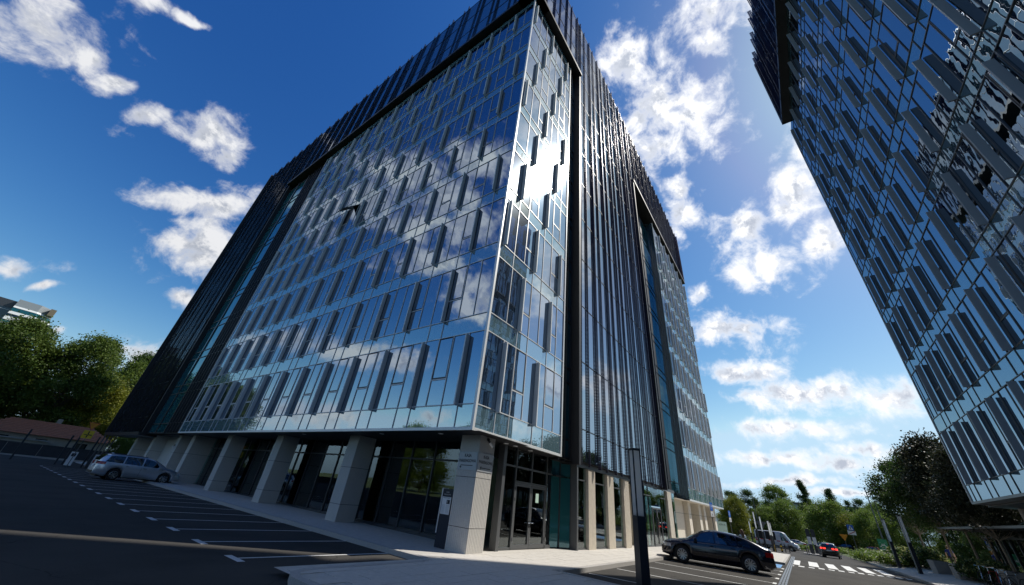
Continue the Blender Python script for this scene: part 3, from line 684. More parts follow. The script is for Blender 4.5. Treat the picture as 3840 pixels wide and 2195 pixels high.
# entrance, side B
zb_ = G(4, .6)+.12; ye = .65
def gl(s0, s1, z0, z1, y, nm='shop_pane', m_='shop_glass', th=.02, par=None):
    return MB().box(s0, s1, y, y+th, z0, z1).build(nm, m_, par or bl)
eh = [(2.80, 3.72), (3.78, 4.94), (5.0, 6.24), (6.30, 6.72)]
for i, (a, c) in enumerate(eh):
    gl(a, c, 2.72, Z0-.12, ye)
    if i in (1, 2): gl(a, c, 2.2, 2.66, ye)
    else: gl(a, c, zb_+.08, 2.66, ye)
fr = MB()
for s in (3.75, 4.97, 6.27): fr.box(s-.03, s+.03, ye-.05, ye+.05, 2.18 if 4 < s < 6 else zb_, Z0-.1)
fr.box(2.7, 6.75, ye-.05, ye+.05, 2.66, 2.72); fr.box(3.75, 6.27, ye-.05, ye+.05, 2.12, 2.19); fr.box(2.7, 3.75, ye-.05, ye+.05, zb_-.1, zb_+.08); fr.box(6.27, 6.75, ye-.05, ye+.05, zb_-.1, zb_+.08)
fr.build('entrance_frame', 'grey_metal', bl)
MB().box(2.58, 2.76, ye-.22, ye+.06, zb_-.1, Z0-.1).build('entrance_jamb', 'grey_metal', bl)
gl(1.66, 2.58, zb_+.05, 2.66, 1.02); gl(1.66, 2.58, 2.72, Z0-.12, 1.02)
for s0, s1 in ((3.79, 4.99), (5.01, 6.23)):
    d = MB(); z1 = 2.11; w_ = .09
    d.box(s0, s0+w_, ye-.04, ye+.04, zb_, z1); d.box(s1-w_, s1, ye-.04, ye+.04, zb_, z1); d.box(s0+w_, s1-w_, ye-.04, ye+.04, z1-.1, z1); d.box(s0+w_, s1-w_, ye-.04, ye+.04, zb_, zb_+.14)
    dr = d.build('door', 'grey_metal', bl)
    gl(s0+w_, s1-w_, zb_+.14, z1-.1, ye, 'door_pane', par=dr)
    hx = s1-.05 if s0 < 4 else s0+.05
    MB().tube((hx, ye-.09, .78), (hx+(-.13 if s0 < 4 else .13), ye-.09, .78), .012).tube((hx, ye-.04, .78), (hx, ye-.09, .78), .012).box(hx-.02, hx+.02, ye-.05, ye-.041, .62, .84).build('handle', 'chrome', dr)
    for z in (.2, 1.5, 1.85): MB().box((s0-.02 if s0 < 4 else s1-.02), (s0+.02 if s0 < 4 else s1+.02), ye-.06, ye-.041, z, z+.1).build('hinge', 'charcoal', dr)
    if s0 > 5: MB().box(5.42, 5.66, ye-.012, ye-.006, 1.5, 1.84).build('notice', 'pale_green', dr)
# angled glass return up to the black jamb
for (xa0, ya0), (xb0, yb0) in (((6.75, .65), (7.32, .52)), ((7.32, .52), (7.86, .22))):
    for za, zc in ((zb_+.0, 2.64), (2.70, Z0-.12)):
        MB().hexa([(xa0+.02, ya0, za), (xb0-.02, yb0, za), (xb0-.02, yb0+.02, za), (xa0+.02, ya0+.02, za), (xa0+.02, ya0, zc), (xb0-.02, yb0, zc), (xb0-.02, yb0+.02, zc), (xa0+.02, ya0+.02, zc)]).build('shop_pane', 'teal_glass', bl)
    MB().box(xb0-.03, xb0+.03, yb0-.04, yb0+.04, zb_-.1, Z0-.1).build('shop_mullion', 'charcoal', bl)
MB().box(6.75, 7.9, .4, .9, 2.64, 2.70).build('shop_transom', 'dark_metal', bl)
MB().hexa(fb(FB, 7.84, 7.98, -.4, .02, -.3, Z0)).build('frame_jamb', 'grey_metal', bl)
# ground floor beyond: glass bays between ribbed stone piers
NG = -.12
def gbay(s0, s1):
    z0 = G(s0, 0)+.06
    MB().hexa(fb(FB, s0+.02, s1-.02, NG-.02, NG, z0+.12, 2.62)).build('shop_pane', 'shop_glass', bl)
    MB().hexa(fb(FB, s0+.02, s1-.02, NG-.02, NG, 2.69, Z0-.25)).build('shop_pane', 'shop_glass', bl)
    MB().hexa(fb(FB, s0, s1, NG-.05, NG+.02, 2.63, 2.68)).build('shop_transom', 'grey_metal', bl)
    MB().hexa(fb(FB, s0, s1, NG-.05, NG+.02, z0-.15, z0+.11)).build('shop_sill', 'grey_metal', bl)
def pier(s0, s1, dep=.12):
    z0 = G(s0, 0)-.05
    o = MB().hexa(fb(FB, s0, s1, NG-.25, NG+dep, z0, Z0-.28)).build('stone_pier', 'limestone', bl); r_ = MB(); n = max(3, int((s1-s0)/.08))
    for i in range(n):
        c = s0+(i+.5)*(s1-s0)/n; r_.hexa(fb(FB, c-.028, c+.028, NG+dep, NG+dep+.012, z0+.1, Z0-.3))
    r_.build('pier_ribs', 'limestone', o); return o
MB().hexa(fb(FB, 7.9, 26.4, NG-.2, NG+.06, Z0-.27, Z0-.07)).build('lintel', 'grey_metal', bl)
for a, c in ((7.98, 9.12), (9.98, 11.58), (12.52, 14.05)): gbay(a, c)
for a, c in ((9.14, 9.96), (11.6, 12.5), (14.07, 15.0)): pier(a, c)
MB().hexa(fb(FB, 15.0, 15.3, -2.4, NG, -.6, Z0-.28)).build('stone_wall', 'limestone', bl)
MB().hexa(fb(FB, 15.3, 18.2, -2.4, -2.2, -.6, Z0-.28)).build('stone_wall', 'limestone', bl)
MB().hexa(fb(FB, 18.0, 18.2, -2.4, NG-.3, -.6, Z0-.28)).build('stone_wall', 'limestone', bl)
for a, c in ((18.2, 19.0), (19.0, 19.8), (22.0, 22.8), (22.8, 23.7), (25.0, 26.4)): gbay(a, c)
pier(23.75, 24.95)
for a, c in ((19.85, 20.9), (20.92, 21.95)):
    z0 = G(a, 0)+.1; d = MB()
    for q in ((a, a+.09, z0, 1.97), (c-.09, c, z0, 1.97), (a+.09, c-.09, 1.87, 1.97), (a+.09, c-.09, z0, z0+.14)): d.hexa(fb(FB, q[0], q[1], NG-.03, NG+.04, q[2], q[3]))
    dr = d.build('door', 'grey_metal', bl); MB().hexa(fb(FB, a+.09, c-.09, NG-.01, NG+.01, z0+.14, 1.87)).build('door_pane', 'shop_glass', dr)
    MB().hexa(fb(FB, (c-.14 if a < 20 else a+.10), (c-.10 if a < 20 else a+.14), NG+.05, NG+.09, .2, 1.4)).build('handle', 'chrome', dr)
MB().hexa(fb(FB, 19.8, 22.0, NG-.02, NG, 2.05, Z0-.28)).build('shop_pane', 'shop_glass', bl)
# far ground floor: stone piers and dark bays under the second box
wl = MB().hexa(fb(FB, 26.5, 32.0, -1.2, -.75, -.9, ZB2-.05)).build('stone_wall', 'limestone', bl)
j = MB(); j.hexa(fb(FB, 26.5, 32.0, -.76, -.748, 1.88, 1.90)); j.hexa(fb(FB, 28.8, 28.82, -.76, -.747, -.6, ZB2-.1)); j.hexa(fb(FB, 26.5, 32.0, -.76, -.748, .6, .62)); j.build('wall_joint', 'joint', wl)
MB().hexa(fb(FB, 27.1, 27.7, -.75, -.70, .75, 1.3)).build('wall_plate', 'grey_metal', bl)
MB().hexa(fb(FB, 26.4, XE, -3, -.02, ZB2-.14, ZB2-.121)).build('soffit', 'limestone', bl)
for s in (32.2, 37.0, 39.6, 45.6): 
    o = MB().hexa(fb(FB, s, s+1.1, -1.6, -.35, -.95, ZB2-.13)).build('stone_pier', 'limestone', bl)
    MB().hexa(fb(FB, s-.002, s+1.102, -1.6, -.348, 1.88, 1.90)).build('wall_joint', 'joint', o)
for a, c in ((33.3, 37.0), (38.1, 39.6), (40.7, 45.6), (46.7, 49.0)):
    n = max(1, round((c-a)/.9))
    for i in range(n): MB().hexa(fb(FB, a+(c-a)*i/n+.03, a+(c-a)*(i+1)/n-.03, -1.42, -1.4, -.7, ZB2-.14)).build('shop_pane', 'lobby_glass' if (a > 40) else 'shop_glass', bl)
# interior behind the ground-floor glass
MB().box(2.6, 26, .9, 9, -.60, G(4, .6)+.115).build('interior_floor', 'interior_floor', bl)
MB().box(2.6, 26, 4.6, 4.9, -.2, Z0-.1).build('interior_wall', 'interior_wall', bl)
MB().box(4.2, 6, 9.0, 30, -.2, Z0-.1).build('interior_wall', 'soffit_black', bl)
for x in (3.4, 8.6, 13.5): MB().box(x, x+.5, 3.0, 3.5, -.2, Z0-.1).build('interior_column', 'interior_wall', bl)
MB().box(.8, 48, 8, 50, -.6, Z0+.1).build('ground_core', 'soffit_black', bl) if False else None

# signs on the corner column
def sign_plate(label, o, ux, wd, arrow):
    t = thing('car_park_sign', label, 'sign', o, group=None)
    ux = Vector(ux); nv = ux.cross(Vector((0, 0, 1))); up = Vector((0, 0, 1))
    P = lambda a, z, n: tuple(ux*a+up*z+nv*n)
    MB().hexa([P(-wd/2, 0, 0), P(wd/2, 0, 0), P(wd/2, 0, .012), P(-wd/2, 0, .012), P(-wd/2, .58, 0), P(wd/2, .58, 0), P(wd/2, .58, .012), P(-wd/2, .58, .012)]).build('plate', 'sign_grey', t)
    bs = lambda a, z: basis(P(a, z, .0125), ux, up)
    text_mesh('KASA', .145, 'letter_black', t, bs(.0, .455), xs=.9, bold=.003)
    text_mesh('PARKINGOWA', .135, 'letter_black', t, bs(0, .29), xs=.84, bold=.003)
    a = MB()
    def seg(x0, z0, x1, z1, wv=.011):
        d = math.hypot(x1-x0, z1-z0); nx, nz = -(z1-z0)/d*wv, (x1-x0)/d*wv
        a.hexa([P(x0-nx, z0-nz, .0125), P(x1-nx, z1-nz, .0125), P(x1-nx, z1-nz, .016), P(x0-nx, z0-nz, .016), P(x0+nx, z0+nz, .0125), P(x1+nx, z1+nz, .0125), P(x1+nx, z1+nz, .016), P(x0+nx, z0+nz, .016)])
    if arrow == 'bent': seg(.26, .15, -.28, .15); seg(-.28, .15, -.28, .07); seg(-.28, .065, -.32, .105); seg(-.28, .065, -.24, .105)
    else: seg(.28, .11, -.27, .11); seg(-.28, .11, -.23, .155); seg(-.28, .11, -.23, .065)
    a.build('arrow', 'letter_black', t)
sign_plate('grey KASA PARKINGOWA plate in shade with bent arrow, left face of corner column', (.788, .68, 2.25), (0, -1, 0), .86, 'bent')
sign_plate('grey KASA PARKINGOWA plate in sunlight with straight arrow, right face of corner column', (1.23, .228, 2.25), (1, 0, 0), .84, 'straight')
def cctv(label, loc, dr):
    t = thing('security_camera', label, 'camera', loc); d = Vector(dr).normalized()
    MB().tube((0, 0, 0), tuple(d*.06), .05, .045, 12).build('mount', 'black_plastic', t)
    MB().tube(tuple(d*.06), tuple(d*.12+Vector((0, 0, -.08))), .015).build('arm', 'black_plastic', t)
    q = d*.10+Vector((0, 0, -.09)); e = q+Vector((.16, 0, -.10)) if abs(d.x) < .5 else q+Vector((-.05, -.18, -.06))
    MB().tube(tuple(q-(e-q)*.3), tuple(e), .042, .042, 12).build('body', 'charcoal', t)
    MB().tube(tuple(q), tuple(e+(e-q)*.18), .052, .052, 12).build('hood', 'white_panel', t)
cctv('small white and black security camera under soffit on corner column', (1.2, .23, 3.30), (0, -1, 0))
cctv('security camera high on stone pier behind the silver estate car', (.94, 34.0, 2.6), (-1, 0, 0))
# payment totem
t = thing('payment_totem', 'navy and white KASA PARKINGOWA payment totem leaning close to corner column', 'totem', (.82, 1.36, G(.8, 1.4)+.118))
MB().prism([(-.03, -.23), (.22, -.23), (.22, .23), (-.03, .23)], 0, 1.66).build('cabinet', 'navy_panel', t)
MB().prism([(-.05, .232), (.24, .232), (.24, .262), (-.05, .262)], .38, 1.68).build('side_trim', 'white_panel', t)
MB().box(-.045, -.032, -.20, .20, .92, 1.42).build('price_sheet', 'white_panel', t)
bs = lambda a, z: basis((-.046, -a, z), (0, -1, 0), (0, 0, 1))
text_mesh('KASA', .06, 'sign_grey', t, basis((-.032, 0, 1.56), (0, -1, 0), (0, 0, 1)), xs=.9)
text_mesh('PARKINGOWA', .055, 'sign_grey', t, basis((-.032, 0, 1.49), (0, -1, 0), (0, 0, 1)), xs=.85)
text_mesh('REGULAMIN PARKINGU', .034, 'letter_black', t, bs(0, 1.39), xs=.85)
MB().box(-.048, -.046, -.17, -.02, 1.22, 1.34).build('rate_box', 'navy_panel', t)
text_mesh('5', .10, 'white_panel', t, basis((-.049, -.05, 1.28), (0, -1, 0), (0, 0, 1)))
tl = MB()
for i in range(14): 
    for c0 in (-.17, .02): tl.box(-.0475, -.046, -c0-.14, -c0, .95+i*.018, .957+i*.018)
tl.build('small_print', 'sign_grey', t)
# ------------------------------------------------------------------ office block on the right
b2 = thing('finned_office_block', 'dark glass office block at right edge with grey vertical sun fins', 'building', (0, 0, 0))
Z2, FL2, SP2 = 3.93, 3.65, .82; XC = 24.4; X0 = -14.0; SOF2 = 37.6; TOP2 = 49.2
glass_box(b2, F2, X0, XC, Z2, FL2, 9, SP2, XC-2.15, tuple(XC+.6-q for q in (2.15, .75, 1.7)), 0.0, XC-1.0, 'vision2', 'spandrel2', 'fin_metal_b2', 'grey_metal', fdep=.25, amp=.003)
MB().hexa(fb(F2, XC, XC+.08, -.6, .05, Z2-.1, SOF2)).build('end_trim', 'aluminium', b2)
MB().hexa(fb(F2, X0, XC+.08, -.5, .05, Z2-.11, Z2-.01)).build('bottom_trim', 'grey_metal', b2)
MB().hexa(fb(F2, X0, XC+.05, -.6, .02, Z2+9*FL2, SOF2)).build('parapet_panel', 'spandrel2', b2)
MB().hexa(fb(F2, X0, XC, -30, -.31, Z2+.02, SOF2)).build('main_core', 'soffit_black', b2)
MB().hexa(fb(F2, X0, XC, -30, -.5, Z2-.2, Z2-.112)).build('soffit', 'soffit_black', b2)
XF = 22.9
c = XF-.5; PN = .40
ed = [XF]
zs2 = [SOF2+.4, SOF2+3.9, SOF2+7.5, TOP2]
while c > X0:
    for f_ in (c, c-.75):
        PC.add('perforated_fin', fb(F2, f_-.02, f_+.02, PN+.01, PN+.36, SOF2, TOP2+.5), 'perforated_fin', b2); ed.append(f_)
    c -= 2.4
for a, d in zip(ed[1:], ed):
    for za, zc in zip(zs2, zs2[1:]): PC.add('frame_pane', pane(F2, a+.02, d-.02, za+.02, zc-.02, PN, .0016), 'frame_glass', b2)
for z in zs2[1:-1]: PC.add('frame_rail', fb(F2, X0, XF, PN-.03, PN+.022, z-.025, z+.025), 'dark_metal', b2)
PC.flush()
MB().hexa(fb(F2, X0, XF, -30, PN-.04, SOF2+.4, TOP2)).build('upper_core', 'soffit_black', b2)
MB().hexa(fb(F2, X0, XF+.2, -1.2, .72, SOF2, SOF2+.39)).build('frame_soffit', 'soffit_black', b2)
MB().hexa(fb(F2, XF, XF+.2, -1.2, .72, SOF2, TOP2)).build('frame_jamb', 'dark_metal', b2)
# recessed lobby with posts, glass canopy and tie rods
LY = -21.2
MB().box(X0, 44, LY-6, LY-.1, -.4, Z2-.15).build('lobby_core', 'soffit_black', b2)
for i in range(30):
    x = 2+1.4*i
    MB().box(x+.05, x+1.35, LY-.06, LY, -.15, 2.55).build('lobby_pane', 'lobby_glass', b2)
    if x < 25: MB().box(x+.05, x+1.35, LY-.06, LY, 2.75, Z2-.2).build('lobby_pane', 'lobby_glass', b2)
    MB().box(x-.05, x+.05, LY-.08, LY+.08, -.16, Z2-.16).build('lobby_mullion', 'charcoal', b2)
MB().box(X0, 44, LY-.3, LY+.12, 2.56, 2.74).build('lobby_transom', 'charcoal', b2)
for x in (4, 11, 18, 24): MB().tube((x, -18.4, -.2), (x, -18.4, Z2-.1), .25, .25, 16).build('lobby_column', 'concrete', b2)
cz = 3.0
for i in range(14):
    x = 14+2.0*i
    MB().box(x+.03, x+1.97, LY+.1, LY+2.9, cz-.02, cz).build('canopy_pane', 'teal_glass', b2)
    MB().box(x-.04, x+.04, LY+.1, LY+2.95, cz-.16, cz-.03).build('canopy_beam', 'grey_metal', b2)
    MB().tube((x, LY+2.4, cz), (x, LY+.15, cz+1.35), .018).build('tie_rod', 'grey_metal', b2)
MB().box(14, 42, LY+2.9, LY+2.97, cz-.12, cz+.01).build('canopy_edge', 'grey_metal', b2)
MB().box(X0, 44, LY-1.0, LY-.02, Z2-.15, Z2+1.6).build('upper_band', 'soffit_black', b2)

# ------------------------------------------------------------------ cars
def interp(pts, x):
    if x <= pts[0][0]: return pts[0][1]
    for (a, p), (b_, q) in zip(pts, pts[1:]):
        if x <= b_:
            t = (x-a)/(b_-a); return p+(q-p)*t
    return pts[-1][1]
def smooth_prof(pts, n=5):
    """Catmull-Rom through the profile points"""
    P = [pts[0]]+pts+[pts[-1]]; o = []
    for i in range(1, len(P)-2):
        for k in range(n):
            t = k/n; q = []
            for d in (0, 1):
                a, b_, c, e = P[i-1][d], P[i][d], P[i+1][d], P[i+2][d]
                q.append(.5*((2*b_)+(c-a)*t+(2*a-5*b_+4*c-e)*t*t+(3*b_-a-3*c+e)*t**3))
            o.append(tuple(q))
    o.append(pts[-1]); o.sort(key=lambda p: p[0]); return o
def wheel_mesh(r, wd, spokes):
    ty = MB().lathe([(r*.66, -wd/2), (r*.90, -wd/2), (r*.985, -wd*.38), (r, -wd*.2), (r, wd*.2), (r*.985, wd*.38), (r*.90, wd/2), (r*.66, wd/2)], 28, 'Y', closed=True)
    rm = MB().lathe([(r*.67, -wd*.47), (r*.62, -wd*.50), (r*.60, -wd*.44), (r*.59, wd*.2)], 28, 'Y')
    rm.lathe([(.001, -wd*.40), (r*.17, -wd*.40), (r*.19, -wd*.30), (r*.19, 0)], 16, 'Y')
    for i in range(spokes):
        a = 2*math.pi*i/spokes; ca, sa = math.cos(a), math.sin(a); h1, h2 = r*.055, r*.085
        def P(rr, tt, y): return (rr*ca-tt*sa, y, rr*sa+tt*ca)
        rm.hexa([P(r*.14, -h1, -wd*.39), P(r*.63, -h2, -wd*.46), P(r*.63, h2, -wd*.46), P(r*.14, h1, -wd*.39), P(r*.14, -h1, -wd*.25), P(r*.63, -h2, -wd*.3), P(r*.63, h2, -wd*.3), P(r*.14, h1, -wd*.25)])
    disc = MB().lathe([(.001, -wd*.12), (r*.60, -wd*.12)], 24, 'Y')
    return ty, rm, disc
def car(name, label, S, loc, yaw, group=None, tail_lit=False):
    L, W, paint = S['L'], S['W'], S['paint']; h = L/2
    top = smooth_prof(S['top']); belt = S['belt']; zb0 = S.get('zb', .22); wr, ax = S['r'], S['axles']; th = S.get('tumble', .25)
    root = thing(name, label, S.get('cat', 'car'), loc, (0, 0, yaw), group)
    nx, ny = G(loc[0]+1, loc[1])-G(loc[0], loc[1]), G(loc[0], loc[1]+1)-G(loc[0], loc[1])
    nrm = Vector((-nx, -ny, 1)).normalized(); root.rotation_euler = (Vector((0, 0, 1)).rotation_difference(nrm) @ Euler((0, 0, yaw)).to_quaternion()).to_euler()
    def hw(x): e = max(0, (abs(x)-(h-.55))/.55); return W/2*(1-.20*e*e)
    def zbot(x):
        z = zb0+.10*max(0, (abs(x)-(h-.5))/.5)
        for a in ax:
            d = abs(x-a); ra = wr*1.17
            if d < ra: z = max(z, wr+math.sqrt(ra*ra-d*d))
        return z
    def sec(x):
        zt = interp(top, x); zl = min(interp(belt, x), zt-.03); zb = min(zbot(x), zl-.08); w_ = hw(x)
        g = max(0., zt-zl); tw = w_*(.95-th*min(1, g/.5))
        zm = zb+(zl-zb)*.5
        return [(0, zb), (w_*.90, zb), (w_*.985, zb+min(.07, (zl-zb)*.3)), (w_, zm), (w_*.985, zl-.05 if zl-.05 > zm else zm+.01), (w_*.955, zl), ((w_*.955+tw)/2+.012*min(1, g/.3), (zl+zt-.06*min(1, g/.2))/2 if g > .06 else zl+g*.3), (tw, zt-.06 if g > .12 else zl+g*.5), (tw*.88, zt-.012), (tw*.5, zt+.008), (0, zt+.012)]
    xs = sorted(set([round(-h+L*i/70, 4) for i in range(71)]+[round(a+wr*1.17*q, 4) for a in ax for q in (-1, -.97, -.9, .9, .97, 1)]))
    b = MB(); n = 11; ring = 2*n-2
    for x in xs:
        s = sec(x); b.v += [(x, -y, z) for y, z in s]+[(x, y, z) for y, z in s[-2:0:-1]]
    for i in range(len(xs)-1):
        for j in range(ring):
            a, c = i*ring+j, i*ring+(j+1) % ring; b.f.append((a, c, c+ring, a+ring))
    b.f.append(tuple(range(ring-1, -1, -1))); b.f.append(tuple((len(xs)-1)*ring+k for k in range(ring))); b.mi = [0]*len(b.f)
    body = b.build('body', paint, root, True)
    def sy(x, z):
        s = sec(x)
        for (y0, z0), (y1, z1) in zip(s[1:], s[2:]):
            if z0 <= z <= z1 and z1 > z0: return y0+(y1-y0)*(z-z0)/(z1-z0)
        return s[4][0]
    for x0, x1, slant0, slant1 in S['win']:
        for sg in (-1, 1):
            q = MB(); k = max(3, int((x1-x0)/.07)); V = []; rows = 5
            for i in range(k+1):
                x = x0+(x1-x0)*i/k; zl = interp(belt, x)+.025
                for j in range(rows):
                    u = j/(rows-1); xx = x+(slant0*(1-i/k)+slant1*i/k)*u
                    zh = interp(top, xx)-.085; z = zl+(max(zh, zl+.005)-zl)*u
                    V.append((xx, sg*(sy(xx, z)+.007), z))
            f = [(i*rows+j, (i+1)*rows+j, (i+1)*rows+j+1, i*rows+j+1) for i in range(k) for j in range(rows-1)]
            if sg > 0: f = [tuple(reversed(t)) for t in f]
            q.add(V, f).build('side_window', 'car_glass', root, True)
    for nm, x0, x1 in S['screens']:
        q = MB(); V = []; k = 10; m_ = 8
        for i in range(k+1):
            x = x0+(x1-x0)*i/k; s = sec(x); tw = s[7][0]*.90
            for j in range(m_+1):
                y = -tw+2*tw*j/m_; V.append((x, y, interp(top, x)+.022-.022*(abs(y)/max(tw, .01))**2))
        q.add(V, [(i*(m_+1)+j, (i+1)*(m_+1)+j, (i+1)*(m_+1)+j+1, i*(m_+1)+j+1) for i in range(k) for j in range(m_)]).build(nm, 'car_glass', root, True)
    ty, rm, dc = wheel_mesh(wr, .215, S.get('spokes', 10))
    for a in ax:
        for sg in (-1, 1):
            wl_ = ty.build('wheel', 'rubber', root, True); wl_.location = (a, sg*(W/2-.115), wr); wl_.rotation_euler = (0, rng.uniform(0, 1), math.pi if sg > 0 else 0)
            rm.build('rim', S.get('rimmat', 'rim'), wl_); dc.build('brake_disc', 'charcoal', wl_)
    u = MB().box(-h+.25, h-.3, -W/2+.26, W/2-.26, zb0-.04, zb0+.35); u.build('underbody', 'black_plastic', root)
    for a in ax: MB().box(a-wr*1.1, a+wr*1.1, -W/2+.235, W/2-.235, zb0, wr*2.1).build('wheel_well', 'black_plastic', root)
    fx, rx = h, -h
    def patch(nm, x0, x1, z0, z1, mt, y0=None, out=.012, sd=(-1, 1)):
        for sg in sd:
            q = MB(); V = []; k = 6
            for i in range(k+1):
                x = x0+(x1-x0)*i/k
                for z in (z0, (z0+z1)/2, z1):
                    V.append((x, sg*(sy(x, z)+out), z))
            f = [(i*3+j, (i+1)*3+j, (i+1)*3+j+1, i*3+j+1) for i in range(k) for j in range(2)]
            q.add(V, f if sg < 0 else [tuple(reversed(t)) for t in f])
            xe = x0 if abs(x0) > abs(x1) else x1; so_ = .012 if xe > 0 else -.012
            wi = sy(xe, (z0+z1)/2); q.hexa([(xe-so_, sg*wi*.55, z0), (xe+so_, sg*wi*.55, z0), (xe+so_, sg*(wi+out), z0), (xe-so_, sg*(wi+out), z0), (xe-so_, sg*wi*.55, z1), (xe+so_, sg*wi*.55, z1), (xe+so_, sg*(wi+out), z1), (xe-so_, sg*(wi+out), z1)])
            q.build(nm, mt, root)
    z0, z1 = S['tail']; patch('tail_light', rx+.02, rx+.36, z0, z1, 'brake_lit' if tail_lit else 'tail_red')
    z0, z1 = S['head']; patch('headlight', fx-.42, fx-.06, z0, z1, 'headlamp')
    MB().box(rx-.025, rx+.02, -.26, .26, S['tail'][0]-.16, S['tail'][0]-.04).build('number_plate', 'white_panel', root)
    MB().box(fx-.02, fx+.03, -.26, .26, .34, .45).build('number_plate', 'white_panel', root)
    MB().box(fx-.05, fx+.02, -W*.30, W*.30, .45, .60).build('grille', 'black_plastic', root)
    MB().box(rx-.02, rx+.10, -W*.36, W*.36, zb0+.14, zb0+.26).build('rear_bumper_trim', 'black_plastic', root)
    for sg in (-1, 1):
        mx = S['mirror']; zm = interp(belt, mx)+.06; yy = sg*(sy(mx, zm)+.09)
        MB().hexa([(mx-.09, yy-.1, zm-.07), (mx+.08, yy-.1, zm-.05), (mx+.06, yy+.1, zm-.05), (mx-.09, yy+.1, zm-.07), (mx-.09, yy-.1, zm+.08), (mx+.03, yy-.1, zm+.07), (mx+.03, yy+.1, zm+.07), (mx-.09, yy+.1, zm+.08)]).build('mirror', paint if S.get('paintmir', 1) else 'black_plastic', root)
        for hx in S['handles']:
            zz = interp(belt, hx)-.11; y_ = sg*(sy(hx, zz)+.018); MB().box(hx-.09, hx+.09, y_-.012, y_+.012, zz-.012, zz+.012).build('door_handle', S.get('handmat', paint), root)
        for dx in S['doors']:
            q = MB(); zt_ = interp(belt, dx)-.02; k = 8; V = []
            for i in range(k+1):
                z = zb0+.06+(zt_-zb0-.06)*i/k; V += [(dx-.005, sg*(sy(dx, z)+.002), z), (dx+.005, sg*(sy(dx, z)+.002), z)]
            q.add(V, [(2*i, 2*i+1, 2*i+3, 2*i+2) for i in range(k)]).build('door_seam', 'black_plastic', root)
    for ex in S.get('extra', ()): ex(root)
    return root
gt = dict(L=4.82, W=1.84, paint='car_navy', r=.345, axles=(1.50, -1.37), zb=.2,
 top=[(-2.41, .62), (-2.40, .95), (-2.30, 1.04), (-2.0, 1.12), (-1.5, 1.32), (-1.0, 1.44), (-.3, 1.50), (.25, 1.46), (.65, 1.33), (1.15, 1.05), (1.35, .99), (1.9, .90), (2.25, .78), (2.38, .62), (2.41, .48)],
 belt=[(-2.41, .62), (-2.3, .95), (-1.6, .985), (0, .955), (1.1, .93), (1.4, .90), (2.41, .5)], win=[(-1.62, -1.02, .22, .05), (-.96, -.06, .05, 0), (.02, 1.02, 0, -.45)], screens=[('rear_window', -2.05, -1.05), ('windscreen', .42, 1.12)],
 tail=(.72, .90), head=(.60, .74), mirror=.85, handles=(-.75, .15), doors=(-1.05, -.02, 1.1), spokes=10, tumble=.24)
es = dict(L=4.56, W=1.77, paint='car_silver', r=.32, axles=(1.36, -1.26), zb=.2,
 top=[(-2.28, .5), (-2.27, .92), (-2.15, 1.22), (-1.95, 1.40), (-1.5, 1.46), (-.8, 1.49), (0, 1.475), (.45, 1.40), (.85, 1.22), (1.25, 1.02), (1.5, .96), (1.95, .84), (2.2, .68), (2.28, .45)],
 belt=[(-2.28, .6), (-2.1, .99), (-1.2, .97), (0, .93), (1.1, .90), (1.5, .86), (2.28, .5)], win=[(-1.98, -1.12, .16, .03), (-1.05, -.12, .02, 0), (-.04, 1.02, 0, -.42)], screens=[('rear_window', -2.24, -1.98), ('windscreen', .50, 1.18)],
 tail=(.84, 1.0), head=(.58, .76), mirror=.9, handles=(-.82, .10), doors=(-1.1, -.08, 1.12), spokes=8, handmat='chrome', extra=[lambda r: [MB().tube((-1.75, s*.56, 1.475), (.0, s*.60, 1.50), .018).build('roof_rail', 'grey_metal', r) for s in (-1, 1)], lambda r: MB().hexa([(-1.75, -.03, 1.46), (-1.55, -.03, 1.47), (-1.55, .03, 1.47), (-1.75, .03, 1.46), (-1.78, -.01, 1.55), (-1.70, -.01, 1.55), (-1.70, .01, 1.55), (-1.78, .01, 1.55)]).build('antenna', 'car_silver', r)])
sv_ = dict(L=4.35, W=1.84, paint='car_black', r=.35, axles=(1.32, -1.28), zb=.26,
 top=[(-2.17, .6), (-2.16, 1.0), (-2.05, 1.32), (-1.85, 1.54), (-1.3, 1.62), (-.3, 1.63), (.3, 1.55), (.75, 1.34), (1.15, 1.13), (1.5, 1.06), (1.95, .94), (2.12, .75), (2.17, .5)],
 belt=[(-2.17, .7), (-2.0, 1.10), (0, 1.05), (1.1, 1.0), (1.5, .97), (2.17, .6)], win=[(-1.85, -1.1, .16, .03), (-1.05, -.12, .02, 0), (-.04, 1.0, 0, -.40)], screens=[('rear_window', -2.10, -1.90), ('windscreen', .42, 1.10)],
 tail=(.92, 1.10), head=(.70, .86), mirror=.9, handles=(-.82, .10), doors=(-1.1, -.08, 1.1), spokes=8, extra=[lambda r: MB().box(-1.99, -1.95, -.12, .12, 1.50, 1.53).build('high_brake_light', 'brake_lit', r)])
hb = dict(es, L=4.05, W=1.72, axles=(1.25, -1.18), spokes=7, handmat='black_plastic', top=[(-2.02, .5), (-2.01, .95), (-1.9, 1.18), (-1.65, 1.38), (-1.2, 1.45), (-.4, 1.46), (.25, 1.38), (.75, 1.16), (1.05, 1.0), (1.3, .95), (1.75, .84), (1.97, .68), (2.02, .45)],
 belt=[(-2.02, .6), (-1.85, .98), (0, .92), (1.0, .89), (1.4, .85), (2.02, .5)], win=[(-1.5, -1.0, .1, .02), (-.95, -.1, .02, 0), (-.03, .85, 0, -.38)], screens=[('rear_window', -1.94, -1.66), ('windscreen', .30, .98)], mirror=.75, extra=[])
